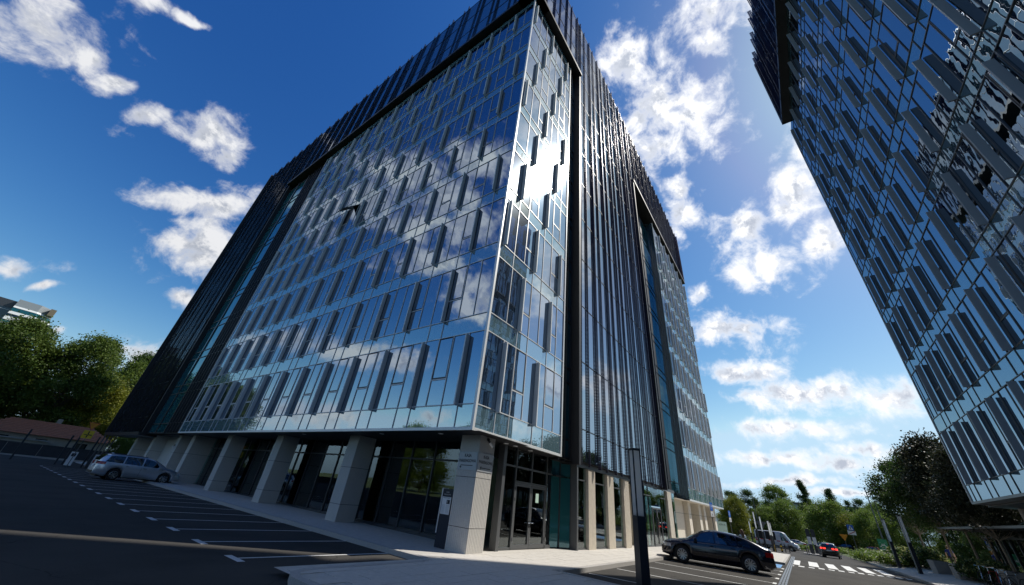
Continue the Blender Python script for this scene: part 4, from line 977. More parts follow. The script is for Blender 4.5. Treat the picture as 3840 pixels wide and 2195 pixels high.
vn = dict(L=5.9, W=2.0, paint='car_white', cat='van', r=.34, axles=(1.95, -1.65), zb=.28, tumble=.10,
 top=[(-2.95, .5), (-2.94, 2.2), (-2.88, 2.48), (-2.6, 2.56), (0, 2.60), (.9, 2.58), (1.35, 2.42), (1.8, 1.85), (2.1, 1.40), (2.3, 1.27), (2.75, 1.05), (2.92, .8), (2.95, .5)],
 belt=[(-2.95, .8), (-2.85, 1.32), (0, 1.30), (1.6, 1.28), (2.2, 1.2), (2.95, .6)], win=[(-2.7, -1.4, 0, 0), (-1.32, .15, 0, 0), (.85, 1.75, 0, -.36)], screens=[('windscreen', 1.42, 2.08)], tail=(1.0, 1.5), head=(.75, .98), mirror=1.7, handles=(.9, -.2), doors=(.3, .78, 1.85), spokes=6, paintmir=0, handmat='black_plastic',
 extra=[lambda r: [MB().box(-2.85, 2.75, s*1.0-.012, s*1.0+.012, .48, .62).build('rub_strip', 'black_plastic', r) for s in (-1, 1)]])
# limit side glass of the van to its window band
car('silver_estate_car', 'silver estate car parked at left beside the stone columns', es, (-1.78, 28.05, G(-1.78, 28.05)), R(3))
car('navy_hatchback', 'dark navy sloping-roof car parked nose-in by the sunny kerb', gt, (14.35, -4.55, G(14.35, -4.55)), R(103))
car('dark_suv', 'dark SUV seen from behind with red lights, leaving past the barrier', sv_, (62.2, -11.2, G(62.2, -11.2)), R(-6), tail_lit=True)
car('white_minibus', 'white minibus with black side windows behind the barrier boom', vn, (75.5, -4.9, G(75.5, -4.9)), R(-98))
far = [('white estate car passing on the far road right of the minibus', 'car_white', es, 140, -7.2, -90), ('dark hatchback on the far road behind the barrier cabinets', 'car_black', hb, 132, -12.2, 90), ('dark hatchback on the far road beside the orange give-way sign', 'car_navy', hb, 134, -17.3, 90), ('red hatchback parked beyond the flowering shrubs', 'car_red', hb, 124, -21.4, 75), ('pale blue saloon beyond the yellow hydrangeas', 'car_paleblue', gt, 118, -25.3, 80), ('white car half hidden behind the green totem', 'car_white', hb, 120, 10.6, 80)]
for lab, pm, S, x, y, yw in far:
    car('passing_car', lab, dict(S, paint=pm), (x, y, G(x, y)), R(yw), group='cars on the far road')
# fire engine
t = thing('fire_engine', 'red fire engine with grey locker body on the far road', 'fire engine', (150, 6.6, G(150, 6.6)), (0, 0, R(90)))
MB().box(1.9, 4.0, -1.2, 1.2, .55, 2.85).build('cab', 'red_paint', t); MB().box(4.0, 4.06, -1.05, 1.05, 1.6, 2.55).build('windscreen', 'car_glass', t)
for s in (-1, 1):
    for a, c in ((2.05, 2.9), (3.05, 3.9)): MB().box(a, c, s*1.2-.015, s*1.2+.015, 1.6, 2.5).build('side_window', 'car_glass', t)
    for i in range(4): MB().box(-3.9+1.4*i, -2.6+1.4*i, s*1.22-.015, s*1.22+.02, .9, 2.6).build('locker_shutter', 'aluminium', t)
    MB().box(-4.0, 4.0, s*1.215-.01, s*1.215+.012, .62, .82).build('white_band', 'white_panel', t)
MB().box(-4.0, 1.85, -1.2, 1.2, .55, 2.75).build('locker_body', 'grey_metal', t); MB().box(-3.8, 1.2, -.5, .5, 2.8, 3.0).build('ladder', 'aluminium', t); MB().box(2.6, 3.0, -.9, .9, 2.86, 3.02).build('light_bar', 'blue_sign', t)
ty, rm, dc = wheel_mesh(.5, .3, 6)
for x in (2.9, -2.4):
    for s in (-1, 1):
        q = ty.build('wheel', 'rubber', t, True); q.location = (x, s*1.08, .5); rm.build('rim', 'rim', q)

# ------------------------------------------------------------------ street furniture
def light_column(label, x, y, hgt, z=None, yaw=0.0, wd=.20, head=1.75, group='illuminated column lamps'):
    z = G(x, y) if z is None else z
    t = thing('light_column', label, 'lamp post', (x, y, z), (0, 0, yaw), group)
    MB().box(-wd/2, wd/2, -wd/2, wd/2, -.05, hgt-head).build('post', 'post_paint', t)
    a = MB(); k = .03
    for sx in (-1, 1):
        for sy_ in (-1, 1): a.box(min(sx*wd/2, sx*(wd/2-k)), max(sx*wd/2, sx*(wd/2-k)), min(sy_*wd/2, sy_*(wd/2-k)), max(sy_*wd/2, sy_*(wd/2-k)), hgt-head, hgt)
    a.box(-wd/2-.004, wd/2+.004, -wd/2-.004, wd/2+.004, hgt-.05, hgt+.01); a.build('head_frame', 'post_paint', t)
    MB().box(-wd/2+.022, wd/2-.022, -wd/2+.022, wd/2-.022, hgt-head, hgt-.051).build('diffuser', 'lamp_diffuser', t)
    return t
light_column('tall dark column lamp standing close in the foreground, cut by bottom edge', 2.36, -4.62, 3.44, G(2.36, -4.62), R(-40), .26)
light_column('column lamp on right pavement, nearer of the two beside the planters', 39.1, -15.65, 4.0, GR(39.1, -15.65), R(10), .24, 1.9)
light_column('column lamp on right pavement standing in the white flowering shrubs', 47.1, -15.55, 4.0, GR(47.1, -15.55), R(10), .24, 1.9)
for lab, x, y, hh in (('column lamp with yellow foot at end of the pavement island', 46.9, -5.56, 3.0), ('column lamp just behind the one with yellow foot', 50.0, -5.55, 2.95), ('column lamp by rear end of white minibus', 60.9, -4.0, 3.95), ('tallest column lamp between fire engine and minibus', 64.4, -3.07, 4.7), ('leftmost far column lamp in front of fire engine', 88, -.35, 4.3)):
    light_column(lab, x, y, hh, None, 0, .22, hh*.47)
MB().box(-.115, .115, -.125, -.111, .02, .75).build('yellow_guard', 'yellow_sign', [o for o in bpy.data.objects if o.get('label', '').startswith('column lamp with yellow')][0])
def pole_sign(name, label, x, y, pole_h, parts, z=None, yaw=0, group=None, lean=0):
    t = thing(name, label, 'road sign', (x, y, G(x, y) if z is None else z), (lean, 0, yaw), group)
    MB().tube((0, 0, -.05), (0, 0, pole_h), .03, .03, 10).build('pole', 'grey_metal', t)
    for nm, poly, yo, m_ in parts:
        q = MB(); v = [(a, yo-.008, z_) for a, z_ in poly]+[(a, yo+.008, z_) for a, z_ in poly]; n = len(poly)
        q.add(v, [tuple(range(n)), tuple(reversed(range(n, 2*n)))]+[(i, n+i, n+(i+1) % n, (i+1) % n) for i in range(n)]); q.build(nm, m_, t)
    return t
def rect(x0, x1, z0, z1): return [(x0, z0), (x1, z0), (x1, z1), (x0, z1)]
def tri_dn(r, zc): return [(0, zc-r), (r*.92, zc+r*.55), (-r*.92, zc+r*.55)]
s = pole_sign('give_way_sign', 'orange give-way triangle above yellow junction plate by the left barrier', -3.64, 40.4, 3.4, [('triangle', [(0, 2.92), (.36, 3.54), (-.36, 3.54)], -.05, 'red_paint'), ('triangle_face', [(0, 2.99), (.30, 3.50), (-.30, 3.50)], -.062, 'orange_sign'), ('plate', rect(-.33, .33, 2.28, 2.90), -.05, 'yellow_sign')], yaw=R(-8))
q = MB()
for r_ in ((-.04, .04, 2.34, 2.56), (-.24, -.04, 2.54, 2.59), (.0, .26, 2.53, 2.60), (-.04, .04, 2.60, 2.84)): q.box(r_[0], r_[1], -.066, -.0585, r_[2], r_[3])
q.build('junction_symbol', 'letter_black', s)
pole_sign('give_way_sign', 'orange give-way triangle beside the dark SUV', 75, -13.9, 3.1, [('triangle', tri_dn(.55, 2.75), -.05, 'orange_sign')], yaw=R(-90))
pole_sign('give_way_sign', 'grey back of a large triangular sign behind the lamp columns', 66, -3.7, 3.6, [('triangle', tri_dn(.75, 3.1), -.05, 'grey_metal')], yaw=R(-90))
s = pole_sign('crossing_sign', 'blue pedestrian crossing sign over white plate with red stroke', 70, -14.62, 4.2, [('blue_square', rect(-.36, .36, 3.55, 4.25), -.05, 'blue_sign'), ('white_triangle', [(-.28, 3.63), (.28, 3.63), (0, 4.17)], -.062, 'white_panel'), ('plate', rect(-.46, .46, 3.0, 3.5), -.05, 'white_panel'), ('red_stroke', [(-.42, 3.06), (-.34, 3.02), (.42, 3.42), (.36, 3.48)], -.064, 'red_paint')], yaw=R(-90))
q = MB(); q.tube((0, -.072, 3.94), (0, -.07, 4.02), .035, .035, 8); q.hexa([(-.04, -.074, 3.78), (.04, -.074, 3.78), (.04, -.07, 3.78), (-.04, -.07, 3.78), (-.05, -.074, 3.93), (.05, -.074, 3.93), (.05, -.07, 3.93), (-.05, -.07, 3.93)])
for a in (-1, 1): q.hexa([(a*.10-.02, -.074, 3.65), (a*.10+.02, -.074, 3.65), (a*.10+.02, -.07, 3.65), (a*.10-.02, -.07, 3.65), (-.03, -.074, 3.79), (.03, -.074, 3.79), (.03, -.07, 3.79), (-.03, -.07, 3.79)])
q.build('walking_figure', 'letter_black', s)
s = pole_sign('assembly_point_sign', 'green assembly point sign with white arrows behind the shrubs', 58, -16.2, 2.2, [('board', rect(-.42, .42, 1.5, 2.65), -.05, 'green_sign'), ('white_bar', rect(-.34, .34, 1.58, 1.66), -.062, 'white_panel')], yaw=R(-90))
q = MB()
for a, c in ((-1, -1), (-1, 1), (1, -1), (1, 1)):
    q.hexa([(a*.30-.05, -.07, 2.12+c*.24-.05), (a*.30+.05, -.07, 2.12+c*.24-.05), (a*.30+.05, -.062, 2.12+c*.24-.05), (a*.30-.05, -.062, 2.12+c*.24-.05), (a*.15-.04, -.07, 2.12+c*.12+.04), (a*.15+.04, -.07, 2.12+c*.12+.04), (a*.15+.04, -.062, 2.12+c*.12+.04), (a*.15-.04, -.062, 2.12+c*.12+.04)])
for a in (-.1, 0, .1): q.tube((a, -.07, 2.16), (a, -.062, 2.16), .03, .03, 8); q.box(a-.03, a+.03, -.07, -.062, 1.98, 2.12)
q.build('white_symbol', 'white_panel', s)
for lab, x, y, hh in (('blue disabled parking sign nearer the glass corner, over a white plate', 27.5, -2.75, 3.35), ('blue disabled parking sign farther off, over a white plate', 39.5, -2.6, 3.3)):
    s = pole_sign('parking_sign', lab, x, y, hh, [('blue_plate', rect(-.26, .26, hh-.58, hh), -.05, 'blue_sign'), ('white_plate', rect(-.26, .26, hh-1.0, hh-.62), -.05, 'white_panel')], yaw=R(-12))
    text_mesh('P', .42, 'white_panel', s, basis((0, -.061, hh-.31), (1, 0, 0), (0, 0, 1)))
    q = MB().tube((-.02, -.064, hh-.76), (-.02, -.059, hh-.76), .035, .035, 8); q.box(-.05, .01, -.064, -.059, hh-.90, hh-.80); q.lathe([(.08, -.064), (.10, -.064), (.10, -.059), (.08, -.059)], 14, 'Y', (0.02, 0, hh-.94)); q.build('wheelchair_symbol', 'letter_black', s)
t = thing('information_totem', 'pale green information totem with dark lettering past the far building corner', 'totem', (53, .02, G(53, 0)), (0, 0, R(-70)))
MB().box(-.55, .55, -.12, .12, -.05, 2.55).build('slab', 'pale_green', t)
text_mesh('ION A', .26, 'letter_black', t, basis((0, -.121, 2.2), (1, 0, 0), (0, 0, 1)))
q = MB()
for i in range(3): q.box(.05, .42, -.124, -.12, 1.5-.22*i, 1.55-.22*i)
q.build('list_lines', 'sign_grey', t)
# barrier and cabinets on the right
isl = MB(); isl.prism([(64.5, -8.2), (69.5, -8.2), (70, -9.0), (69.8, -10.6), (64.5, -10.6), (64, -9.4)], 0, .14)
isl.v = [(x, y, z+G(x, y)) for x, y, z in isl.v]; tag(isl.build('traffic_island', 'kerbstone'), kind='structure')
t = thing('barrier', 'parking barrier with white and red boom in front of minibus', 'barrier', (66.5, -9.3, G(66.5, -9.3)+.13))
MB().box(-.22, .22, -.2, .2, 0, 1.15).build('cabinet', 'charcoal', t)
bo = MB().box(.24, .30, -.1, 6.6, .96, 1.07).build('boom', 'white_panel', t)
for i in range(6): MB().box(.236, .304, .5+i*1.05, .9+i*1.05, .955, 1.075).build('red_band', 'red_paint', bo)
t = thing('ticket_terminal', 'slim grey ticket terminal with hood right of the barrier cabinet', 'terminal', (66.0, -10.1, G(66, -10.1)+.13)); MB().prism([(-.18, -.16), (.18, -.16), (.18, .16), (-.18, .16)], 0, 1.05).build('cabinet', 'grey_metal', t); MB().box(-.28, .2, -.22, .22, 1.02, 1.14).build('hood', 'aluminium', t)
t = thing('notice_boards', 'two tall dark notice boards with white sheets beside the barrier', 'notice board', (67.5, -9.6, G(67.5, -9.6)+.13))
for i, y in enumerate((-.28, .32)):
    MB().box(-.05, .05, y-.24, y+.24, .1, 3.05).build('board', 'post_paint', t); MB().box(-.065, -.052, y-.21, y+.21, 1.15, 2.05).build('sheet', 'white_panel', t)
t = thing('striped_bollard', 'yellow and black striped bollard by the lamp columns', 'bollard', (55.5, -6.0, G(55.5, -6.0)))
for i in range(5): MB().tube((0, 0, i*.18), (0, 0, i*.18+.18), .11, .11, 14).build('band', 'yellow_sign' if i % 2 else 'black_plastic', t)
for i, (x, y) in enumerate(((56.5, -6.35), (57.2, -6.75), (64.4, -8.6), (64.9, -8.8))):
    t = thing('bollard', ('left slim black bollard of the pair by the striped bollard', 'right slim black bollard of the pair by the striped bollard', 'left slim bollard at the foot of barrier cabinet', 'right slim bollard at the foot of barrier cabinet')[i], 'bollard', (x, y, G(x, y)), group='slim bollards')
    MB().tube((0, 0, -.05), (0, 0, .9), .05, .05, 12).build('post', 'black_plastic', t); MB().lathe([(.05, .9), (.055, .92), (.04, .96), (.001, .97)], 12).build('cap', 'grey_metal', t)
def mast(label, x, y, hgt, arms):
    t = thing('street_lamp', label, 'street lamp', (x, y, G(x, y))); MB().tube((0, 0, -.1), (0, 0, hgt), .11, .06, 10).build('mast', 'grey_metal', t)
    for (dx, dy, z) in arms:
        pts = [(0, 0, z-.6), (dx*.15, dy*.15, z-.15), (dx*.5, dy*.5, z+.05), (dx, dy, z)]
        a = MB().path(pts, .03).build('arm', 'grey_metal', t); MB().hexa([(dx-.05, dy-.1, z-.06), (dx+.35*(1 if dx > 0 else -1), dy-.14, z-.04), (dx+.35*(1 if dx > 0 else -1), dy+.14, z-.04), (dx-.05, dy+.1, z-.06), (dx-.05, dy-.08, z+.06), (dx+.3*(1 if dx > 0 else -1), dy-.1, z+.06), (dx+.3*(1 if dx > 0 else -1), dy+.1, z+.06), (dx-.05, dy+.08, z+.06)]).build('lamp_head', 'aluminium', t)
mast('tall street lamp with one arm above the right-hand trees', 75, -18.4, 9.8, [(.0, .7, 9.7)])
mast('curved street lamp just right of the tall one', 82, -19.9, 9.6, [(.1, -.7, 9.5)])
mast('distant street lamp rising over trees beside the glass building', 118, .05, 12.2, [(.0, .6, 12.1)])
# left side: barrier gear
for i, (lab, x, y) in enumerate((('pale ticket pillar at left, farther from the silver car', -3.2, 44.4), ('pale ticket pillar at left, right behind the silver car', -1.85, 42.6))):
    t = thing('ticket_pillar', lab, 'ticket machine', (x, y, G(x, y)), (0, 0, R(-6)), 'ticket pillars by the left barrier')
    MB().prism([(-.22, -.15), (.22, -.15), (.22, .15), (-.22, .15)], -.02, 1.18).build('cabinet', 'white_panel', t); MB().box(-.14, .14, -.165, -.151, .80, 1.05).build('screen', 'navy_panel', t); MB().box(-.24, .24, -.17, .17, 1.18, 1.24).build('cap', 'charcoal', t); MB().box(-.24, .24, -.17, .17, -.02, .06).build('foot', 'charcoal', t)
for i, (x, y, hh) in enumerate(((-3.86, 45.5, 2.45), (-3.3, 46.5, 2.5), (-2.32, 44.1, 2.6), (-6.4, 47, 2.5))):
    t = thing('dark_post', ('tall dark post left of the first ticket pillar', 'tall dark post behind the first ticket pillar', 'tall dark post between the two ticket pillars', 'lone dark post at far left before the wall')[i], 'post', (x, y, G(x, y)), group='dark posts at the left gate')
    MB().box(-.06, .06, -.06, .06, -.05, hh).build('shaft', 'post_paint', t); MB().box(-.08, .08, -.08, .08, -.05, .04).build('base_plate', 'charcoal', t)
t = thing('barrier', 'yellow boom barrier half hidden behind the silver car', 'barrier', (-2.0, 43.4, G(-2, 43.4))); MB().box(-.2, .2, -.2, .2, 0, 1.0).build('cabinet', 'charcoal', t); MB().box(.1, 4.2, -.26, -.21, .95, 1.04).build('boom', 'yellow_sign', t)
t = thing('boundary_wall', 'long low dark wall along the left edge of the car park', 'wall', (-6, 61.5, G(-6, 61.5)))
for i in range(14): MB().box(-24+2.6*i, -21.45+2.6*i, -.1, .1, -.3, 1.25+.01*(i % 3)).build('panel', 'wall_dark', t)
MB().box(-24, 12.4, -.14, .14, 1.26, 1.32).build('coping', 'charcoal', t)
t = thing('boundary_kerb', 'pale kerb at the foot of the dark boundary wall', 'kerb', (-6, 60.6, G(-6, 60.6)))
for i in range(30): MB().box(-24+1.2*i, -22.82+1.2*i, -.2, .2, -.1, .13).build('kerb_stone', 'kerbstone', t)
t = thing('garage_shed', 'small cream shed with flat roof behind the dark wall', 'shed', (-6.5, 66, G(-6.5, 66))); MB().box(-2.5, 2.9, -1.5, 1.5, -.2, 1.6).build('wall', 'plaster', t); MB().box(-2.7, 3.05, -1.7, 1.7, 1.6, 1.75).build('roof', 'concrete', t); MB().box(1.0, 1.8, -1.52, -1.5, .5, 1.2).build('window', 'car_glass', t)
t = thing('tiled_house', 'low house with red tiled hip roof under the left trees', 'house', (-2.6, 70.5, G(-2.6, 70.5)))
t.scale = (.92, .7, .96)
MB().box(-7.5, 5, -3, 4, -.3, 2.4).build('wall', 'plaster', t)
rf = MB().add([(-8, -3.6, 2.35), (5.6, -3.6, 2.35), (5.6, 4.6, 2.35), (-8, 4.6, 2.35), (-5, .5, 4.1), (2.8, .5, 4.1)], [(0, 1, 5, 4), (1, 2, 5), (2, 3, 4, 5), (3, 0, 4), (3, 2, 1, 0)]).build('roof', 'roof_tile', t)
for i in range(9):
    u = i/9; y0, z0 = -3.6+4.1*u, 2.35+1.75*u; xa_, xb_ = -8+3*u, 5.6-2.8*u; n = max(4, int((xb_-xa_)/.55)); q = MB()
    for k in range(n):
        a = xa_+(xb_-xa_)*k/n; c = xa_+(xb_-xa_)*(k+.94)/n; q.hexa([(a, y0-.04, z0+.015), (c, y0-.04, z0+.015), (c, y0+.42, z0+.20), (a, y0+.42, z0+.20), (a, y0-.04, z0+.07), (c, y0-.04, z0+.07), (c, y0+.42, z0+.225), (a, y0+.42, z0+.225)])
    q.build('tile_row', 'roof_tile', rf)
MB().box(-1.0, -.5, .8, 1.3, 3.6, 4.7).build('chimney', 'plaster', rf)
for x in (-5.5, -2, 2): f_ = MB().box(x, x+1.1, -3.03, -3.0, .9, 2.0).build('window', 'car_glass', t); MB().box(x-.06, x+1.16, -3.06, -3.031, .84, .9).build('sill', 'white_panel', f_)
# distant tower at the upper left
t = thing('distant_tower', 'distant office tower with white sloping crown above the left trees', 'building', (-22, 262, G(-22, 262)))
MB().box(-14, -1.2, -2, 14, 0, 51).build('dark_block', 'tower_dark_glass', t)
for i in range(13): MB().box(-14.02, -1.18, -2.04, -2.001, 2+4*i, 2.25+4*i).build('floor_line', 'tower_grey', t)
MB().box(-14, -1.2, -2, 14, 51, 54.5).build('dark_parapet', 'charcoal', t)
def ring(pts0, z0, pts1, z1, nm, m_, pt=t):
    n = len(pts0); return MB().add([(x, y, z0) for x, y in pts0]+[(x, y, z1) for x, y in pts1], [(i, (i+1) % n, n+(i+1) % n, n+i) for i in range(n)]+[tuple(range(n, 2*n)), tuple(reversed(range(n)))]).build(nm, m_, pt)
oct_ = lambda r: [(-3.0+0*r, -4.0*r-1), (4.0*r+1.0, -4.0*r-1), (8.2*r+2.2, -.5*r), (8.2*r+2.2, 9), (-3, 9)]
levels = [(0, 40, 1.0, 1.0, 'tower_glass'), (40, 41, 1.02, 1.02, 'tower_white'), (41, 43.2, 1.0, 1.0, 'tower_glass'), (43.2, 44.2, 1.03, 1.03, 'tower_white'), (44.2, 45.6, 1.0, .98, 'tower_glass'), (45.6, 47.2, 1.02, .97, 'tower_white'), (47.2, 48.4, .95, .91, 'tower_dark_glass'), (48.4, 49.6, .93, .88, 'tower_white'), (49.6, 51.4, .84, .75, 'tower_glass'), (51.4, 52.2, .78, .72, 'tower_white'), (52.2, 55.4, .70, .70, 'tower_grey')]
for z0, z1, r0, r1, m_ in levels: ring(oct_(r0), z0, oct_(r1), z1, 'storey_band', m_)
MB().box(6.8, 8.6, -4, 6, 52.0, 55.2).build('plant_screen', 'tower_brown', t)
for i in range(22):
    x = -2.6+.36*i; MB().box(x, x+.05, -5.05, -4.95, 41, 43.2).build('tower_mullion', 'tower_dark_glass', t)
# low buildings on the skyline at right
t = thing('skyline_building', 'long low dark building on the skyline behind the poplars', 'building', (270, -22, G(270, -22))); MB().box(-6, 6, -26, 14, 0, 15.2).build('wall', 'tower_grey', t); MB().box(-6.2, 6.2, -26.3, 14.3, 15.2, 16.2).build('roof_edge', 'charcoal', t)
for i in range(12): MB().box(-6.04, -6.0, -24+3*i, -22.3+3*i, 12.4, 14.2).build('window', 'tower_dark_glass', t)
for i in range(5): MB().box(-1, 0, -20+6*i, -18.8+6*i, 16.2, 17.2).build('roof_unit', 'tower_grey', t)

# ------------------------------------------------------------------ vegetation
def quads(name, C, size, tint, material, elong=1.5):
    n = len(C); a = nrg.normal(size=(n, 3)); a /= np.linalg.norm(a, axis=1)[:, None]
    b_ = np.cross(a, nrg.normal(size=(n, 3))); b_ /= np.linalg.norm(b_, axis=1)[:, None]
    s = (size*nrg.uniform(.6, 1.4, n))[:, None]
    V = np.stack([C-a*s*elong*.5, C+b_*s*.5, C+a*s*elong*.5, C-b_*s*.5], 1).reshape(-1, 3)
    me = bpy.data.meshes.new(name); me.vertices.add(4*n); me.vertices.foreach_set('co', V.ravel()); me.loops.add(4*n); me.loops.foreach_set('vertex_index', np.arange(4*n)); me.polygons.add(n); me.polygons.foreach_set('loop_start', np.arange(0, 4*n, 4)); me.polygons.foreach_set('loop_total', np.full(n, 4))
    me.update(); me.validate()
    at = me.attributes.new('tint', 'FLOAT', 'FACE'); at.data.foreach_set('value', np.clip(tint, 0, 1).astype(np.float32)); me.materials.append(MAT[material]); return me
PROF = {'round': lambda t: math.sqrt(max(.02, 1-(1.9*t-.9)**2)), 'poplar': lambda t: (math.sin(math.pi*min(1, .08+t*.92))**.7)*(1-.25*t), 'cone': lambda t: max(.08, (1-t)**.75)*min(1, .5+3*t), 'wide': lambda t: math.sqrt(max(.02, 1-(1.6*t-.62)**2))}
def tree_proto(h, wd, th, ncl, nl, leaf, shape, lm, bm, seed, clr=.5):
    r_ = random.Random(seed); tr = MB(); pts = [(0, 0, -.2)]; x = y = 0
    for i in range(1, 6): x += r_.gauss(0, .012*h/6); y += r_.gauss(0, .012*h/6); pts.append((x, y, h*.86*i/5))
    rad = (h*.018+.04)*(.5 if bm == 'pale_bark' else 1)
    for i in range(5): tr.tube(pts[i], pts[i+1], rad*(1-i/5.6), rad*(1-(i+1)/5.6), 8, False)
    ax_ = lambda z: Vector((interp([(p[2], p[0]) for p in pts], z), interp([(p[2], p[1]) for p in pts], z), z))
    C, T, N_ = [], [], []
    f = PROF[shape]; per = nl//ncl
    for i in range(ncl):
        t = (i+r_.random())/ncl if shape != 'round' else r_.random()
        z = th+(h-th)*t; rr = wd/2*f(t)*(.30+.70*math.sqrt(r_.random())); a = r_.uniform(0, 6.283)
        o = ax_(min(z, h*.84)); c = Vector((o.x+rr*math.cos(a), o.y+rr*math.sin(a), z))
        zb = max(th*.7, z-rr*.9-.08*h); p0 = ax_(min(zb, h*.8)); mid = (p0+c)/2+Vector((r_.gauss(0, .1), r_.gauss(0, .1), -.02*h))
        br = max(.012, rad*.22*(1-t*.6)); tr.tube(p0, mid, br, br*.6, 5, False); tr.tube(mid, c, br*.6, br*.2, 5, False)
        k = int(per*r_.uniform(.5, 1.5)); cr = clr*wd/6*r_.uniform(.6, 1.3)
        q = nrg.normal(size=(k, 3))*np.array((cr, cr, cr*.72))+np.array(c); C.append(q); T.append(np.full(k, r_.uniform(.1, .8))+nrg.normal(0, .16, k))
    cm = quads('crown', np.concatenate(C), leaf, np.concatenate(T), lm)
    tm = bpy.data.meshes.new('trunk'); tm.from_pydata(tr.v, [], tr.f); tm.materials.append(MAT[bm]); tm.polygons.foreach_set('use_smooth', [True]*len(tm.polygons)); tm.update()
    return tm, cm
def plant(pr, name, label, cat, x, y, z, sc_, rz, group=None, names=('trunk', 'crown')):
    t = thing(name, label, cat, (x, y, z), (0, 0, rz), group); t.scale = sc_ if isinstance(sc_, tuple) else (sc_,)*3
    for nm, me in zip(names, pr):
        o = bpy.data.objects.new(nm, me); COL.objects.link(o); o.parent = t
    return t
lime = tree_proto(16.5, 8.2, 3.2, 120, 52000, .17, 'wide', 'leaf_green', 'bark', 3, .50)
lime2 = tree_proto(16, 8, 3.0, 120, 48000, .17, 'round', 'leaf_green', 'bark', 5, .50)
yel = tree_proto(10, 7, 1.2, 80, 26000, .15, 'wide', 'leaf_yellow', 'bark', 8, .52)
mid = tree_proto(12, 9, 1.0, 90, 30000, .18, 'wide', 'leaf_bright', 'bark', 9, .6)
darkt = tree_proto(14, 7, 2.0, 75, 24000, .19, 'round', 'leaf_dark', 'bark', 10, .6)
pop = tree_proto(17, 9, 1.5, 85, 30000, .20, 'wide', 'leaf_bright', 'bark', 12, .5)
slim = tree_proto(21, 4.2, 1.0, 80, 22000, .20, 'poplar', 'leaf_dark', 'bark', 13, .7)
con = tree_proto(18.5, 7, 1.0, 85, 22000, .20, 'cone', 'leaf_dark', 'bark', 14, .5)
ptr = tree_proto(8.2, 4.4, 2.9, 100, 24000, .11, 'round', 'leaf_dark', 'pale_bark', 21, .62)
ppl = tree_proto(9.0, 4.2, 3.3, 90, 20000, .12, 'wide', 'leaf_purple', 'pale_bark', 22, .62)
TL = [(lime2, 'big green tree at far left below the distant tower', -11.5, 76, 1.0, 0), (lime, 'big green tree with bare fork behind the tiled house, left of the dark facade', -4.4, 76, 1.0, 1.3), (lime2, 'leafy treetop peeping out beside the dark facade edge', 5.4, 98, 1.22, 2.1), (yel, 'yellowish low tree against the dark facade edge at left', -.6, 77.5, 1.12, .4), (lime, 'green tree filling the left border behind the shed', -18.5, 80, .92, 2.6), (darkt, 'shadowy tree between the two big left trees', -8.2, 90, .92, .3), (yel, 'yellow-green tree behind the tiled house roof', 2.6, 90, .95, 2.2), (yel, 'low bright tree left of the tiled house', -13, 78, .75, 1.0), (mid, 'bushy tree over the dark boundary wall at far left', -15.5, 74, .62, 1.9), (darkt, 'dark tree deep behind the tiled house', -1, 104, 1.0, 1.1)]
for pr, lab, x, y, s_, rz in TL: plant(pr, 'deciduous_tree', lab, 'tree', x, y, G(x, y), s_, rz, 'trees along the left boundary')
TR = [(yel, 'yellow-green tree next to the far corner of the glass building', 112, 4.3, (.95, .95, 1.0), .3), (darkt, 'dark broadleaf tree behind the yellow-green tree', 150, 3.9, (.9, .9, 1.02), .8), (darkt, 'dark tree touching the edge of the glass building', 142, 8.2, (.9, .9, .95), 1.9), (pop, 'tall pale poplar clump behind the minibus', 170, -3.8, (1.1, 1.1, 1.0), .2), (slim, 'slim dark columnar poplar, tallest on the skyline', 190, -12.8, 1.0, .4), (con, 'pointed dark tree right of the slim poplar', 200, -21.8, (1.0, 1.0, 1.0), .9), (mid, 'broad rounded bright tree below the pointed dark tree', 140, -16.4, (1.12, 1.12, .92), .1), (mid, 'bright bushy tree behind the minibus roof', 150, -5.8, (.95, .95, .95), 2.0), (mid, 'green tree left of the slim poplar', 146, -.5, (.8, .8, .78), .9), (darkt, 'small dark treetop right of the pointed tree', 220, -28.1, (.5, .5, 1.12), 1.2), (darkt, 'dark rounded tree far right on the skyline', 230, -33, (1.0, 1.0, 1.22), .5), (mid, 'mid green tree behind the tall street lamp', 180, -31.7, (.75, .75, 1.12), 1.4), (mid, 'low green tree above the red car', 130, -23.4, (.75, .75, .74), 2.4), (yel, 'low yellowish tree beside the blue crossing sign', 135, -20.3, (.85, .85, .80), 1.7), (mid, 'leafy tree behind the near lamp columns on the right', 110, -24.5, (.62, .62, .62), .6), (darkt, 'dark tree filling the gap under the slim poplar', 175, -12, (1.1, 1.1, .8), 2.8), (mid, 'spreading green tree right of the green sign', 105, -28.5, (.7, .7, .7), 1.0), (yel, 'yellow-green bush tree left of the fire engine', 165, 12, (1.2, 1.2, .9), .7)]
for pr, lab, x, y, s_, rz in TR: plant(pr, 'deciduous_tree', lab, 'tree', x, y, G(x, y), s_, rz, 'trees beyond the far road')
NT = [(ptr, 'small leafy tree with pale trunk in a planter, leftmost by the right block', 48, -18.0, 1.0, 0), (ptr, 'small leafy tree in the middle of the dark planted row', 43, -18.7, 1.02, 1.3), (ppl, 'purplish-leaved tree reaching up past the corner of the right block', 37.5, -18.9, 1.0, .4), (ppl, 'dark tree with pale trunk under the overhanging glass corner', 30.5, -18.6, .8, 2.0), (ptr, 'dark leafy tree in front of the lobby canopy', 40.5, -20.6, .9, 2.7)]
for pr, lab, x, y, s_, rz in NT: plant(pr, 'planter_tree', lab, 'tree', x, y, GR(x, y)+.55, s_, rz, 'trees in planters by the right block')
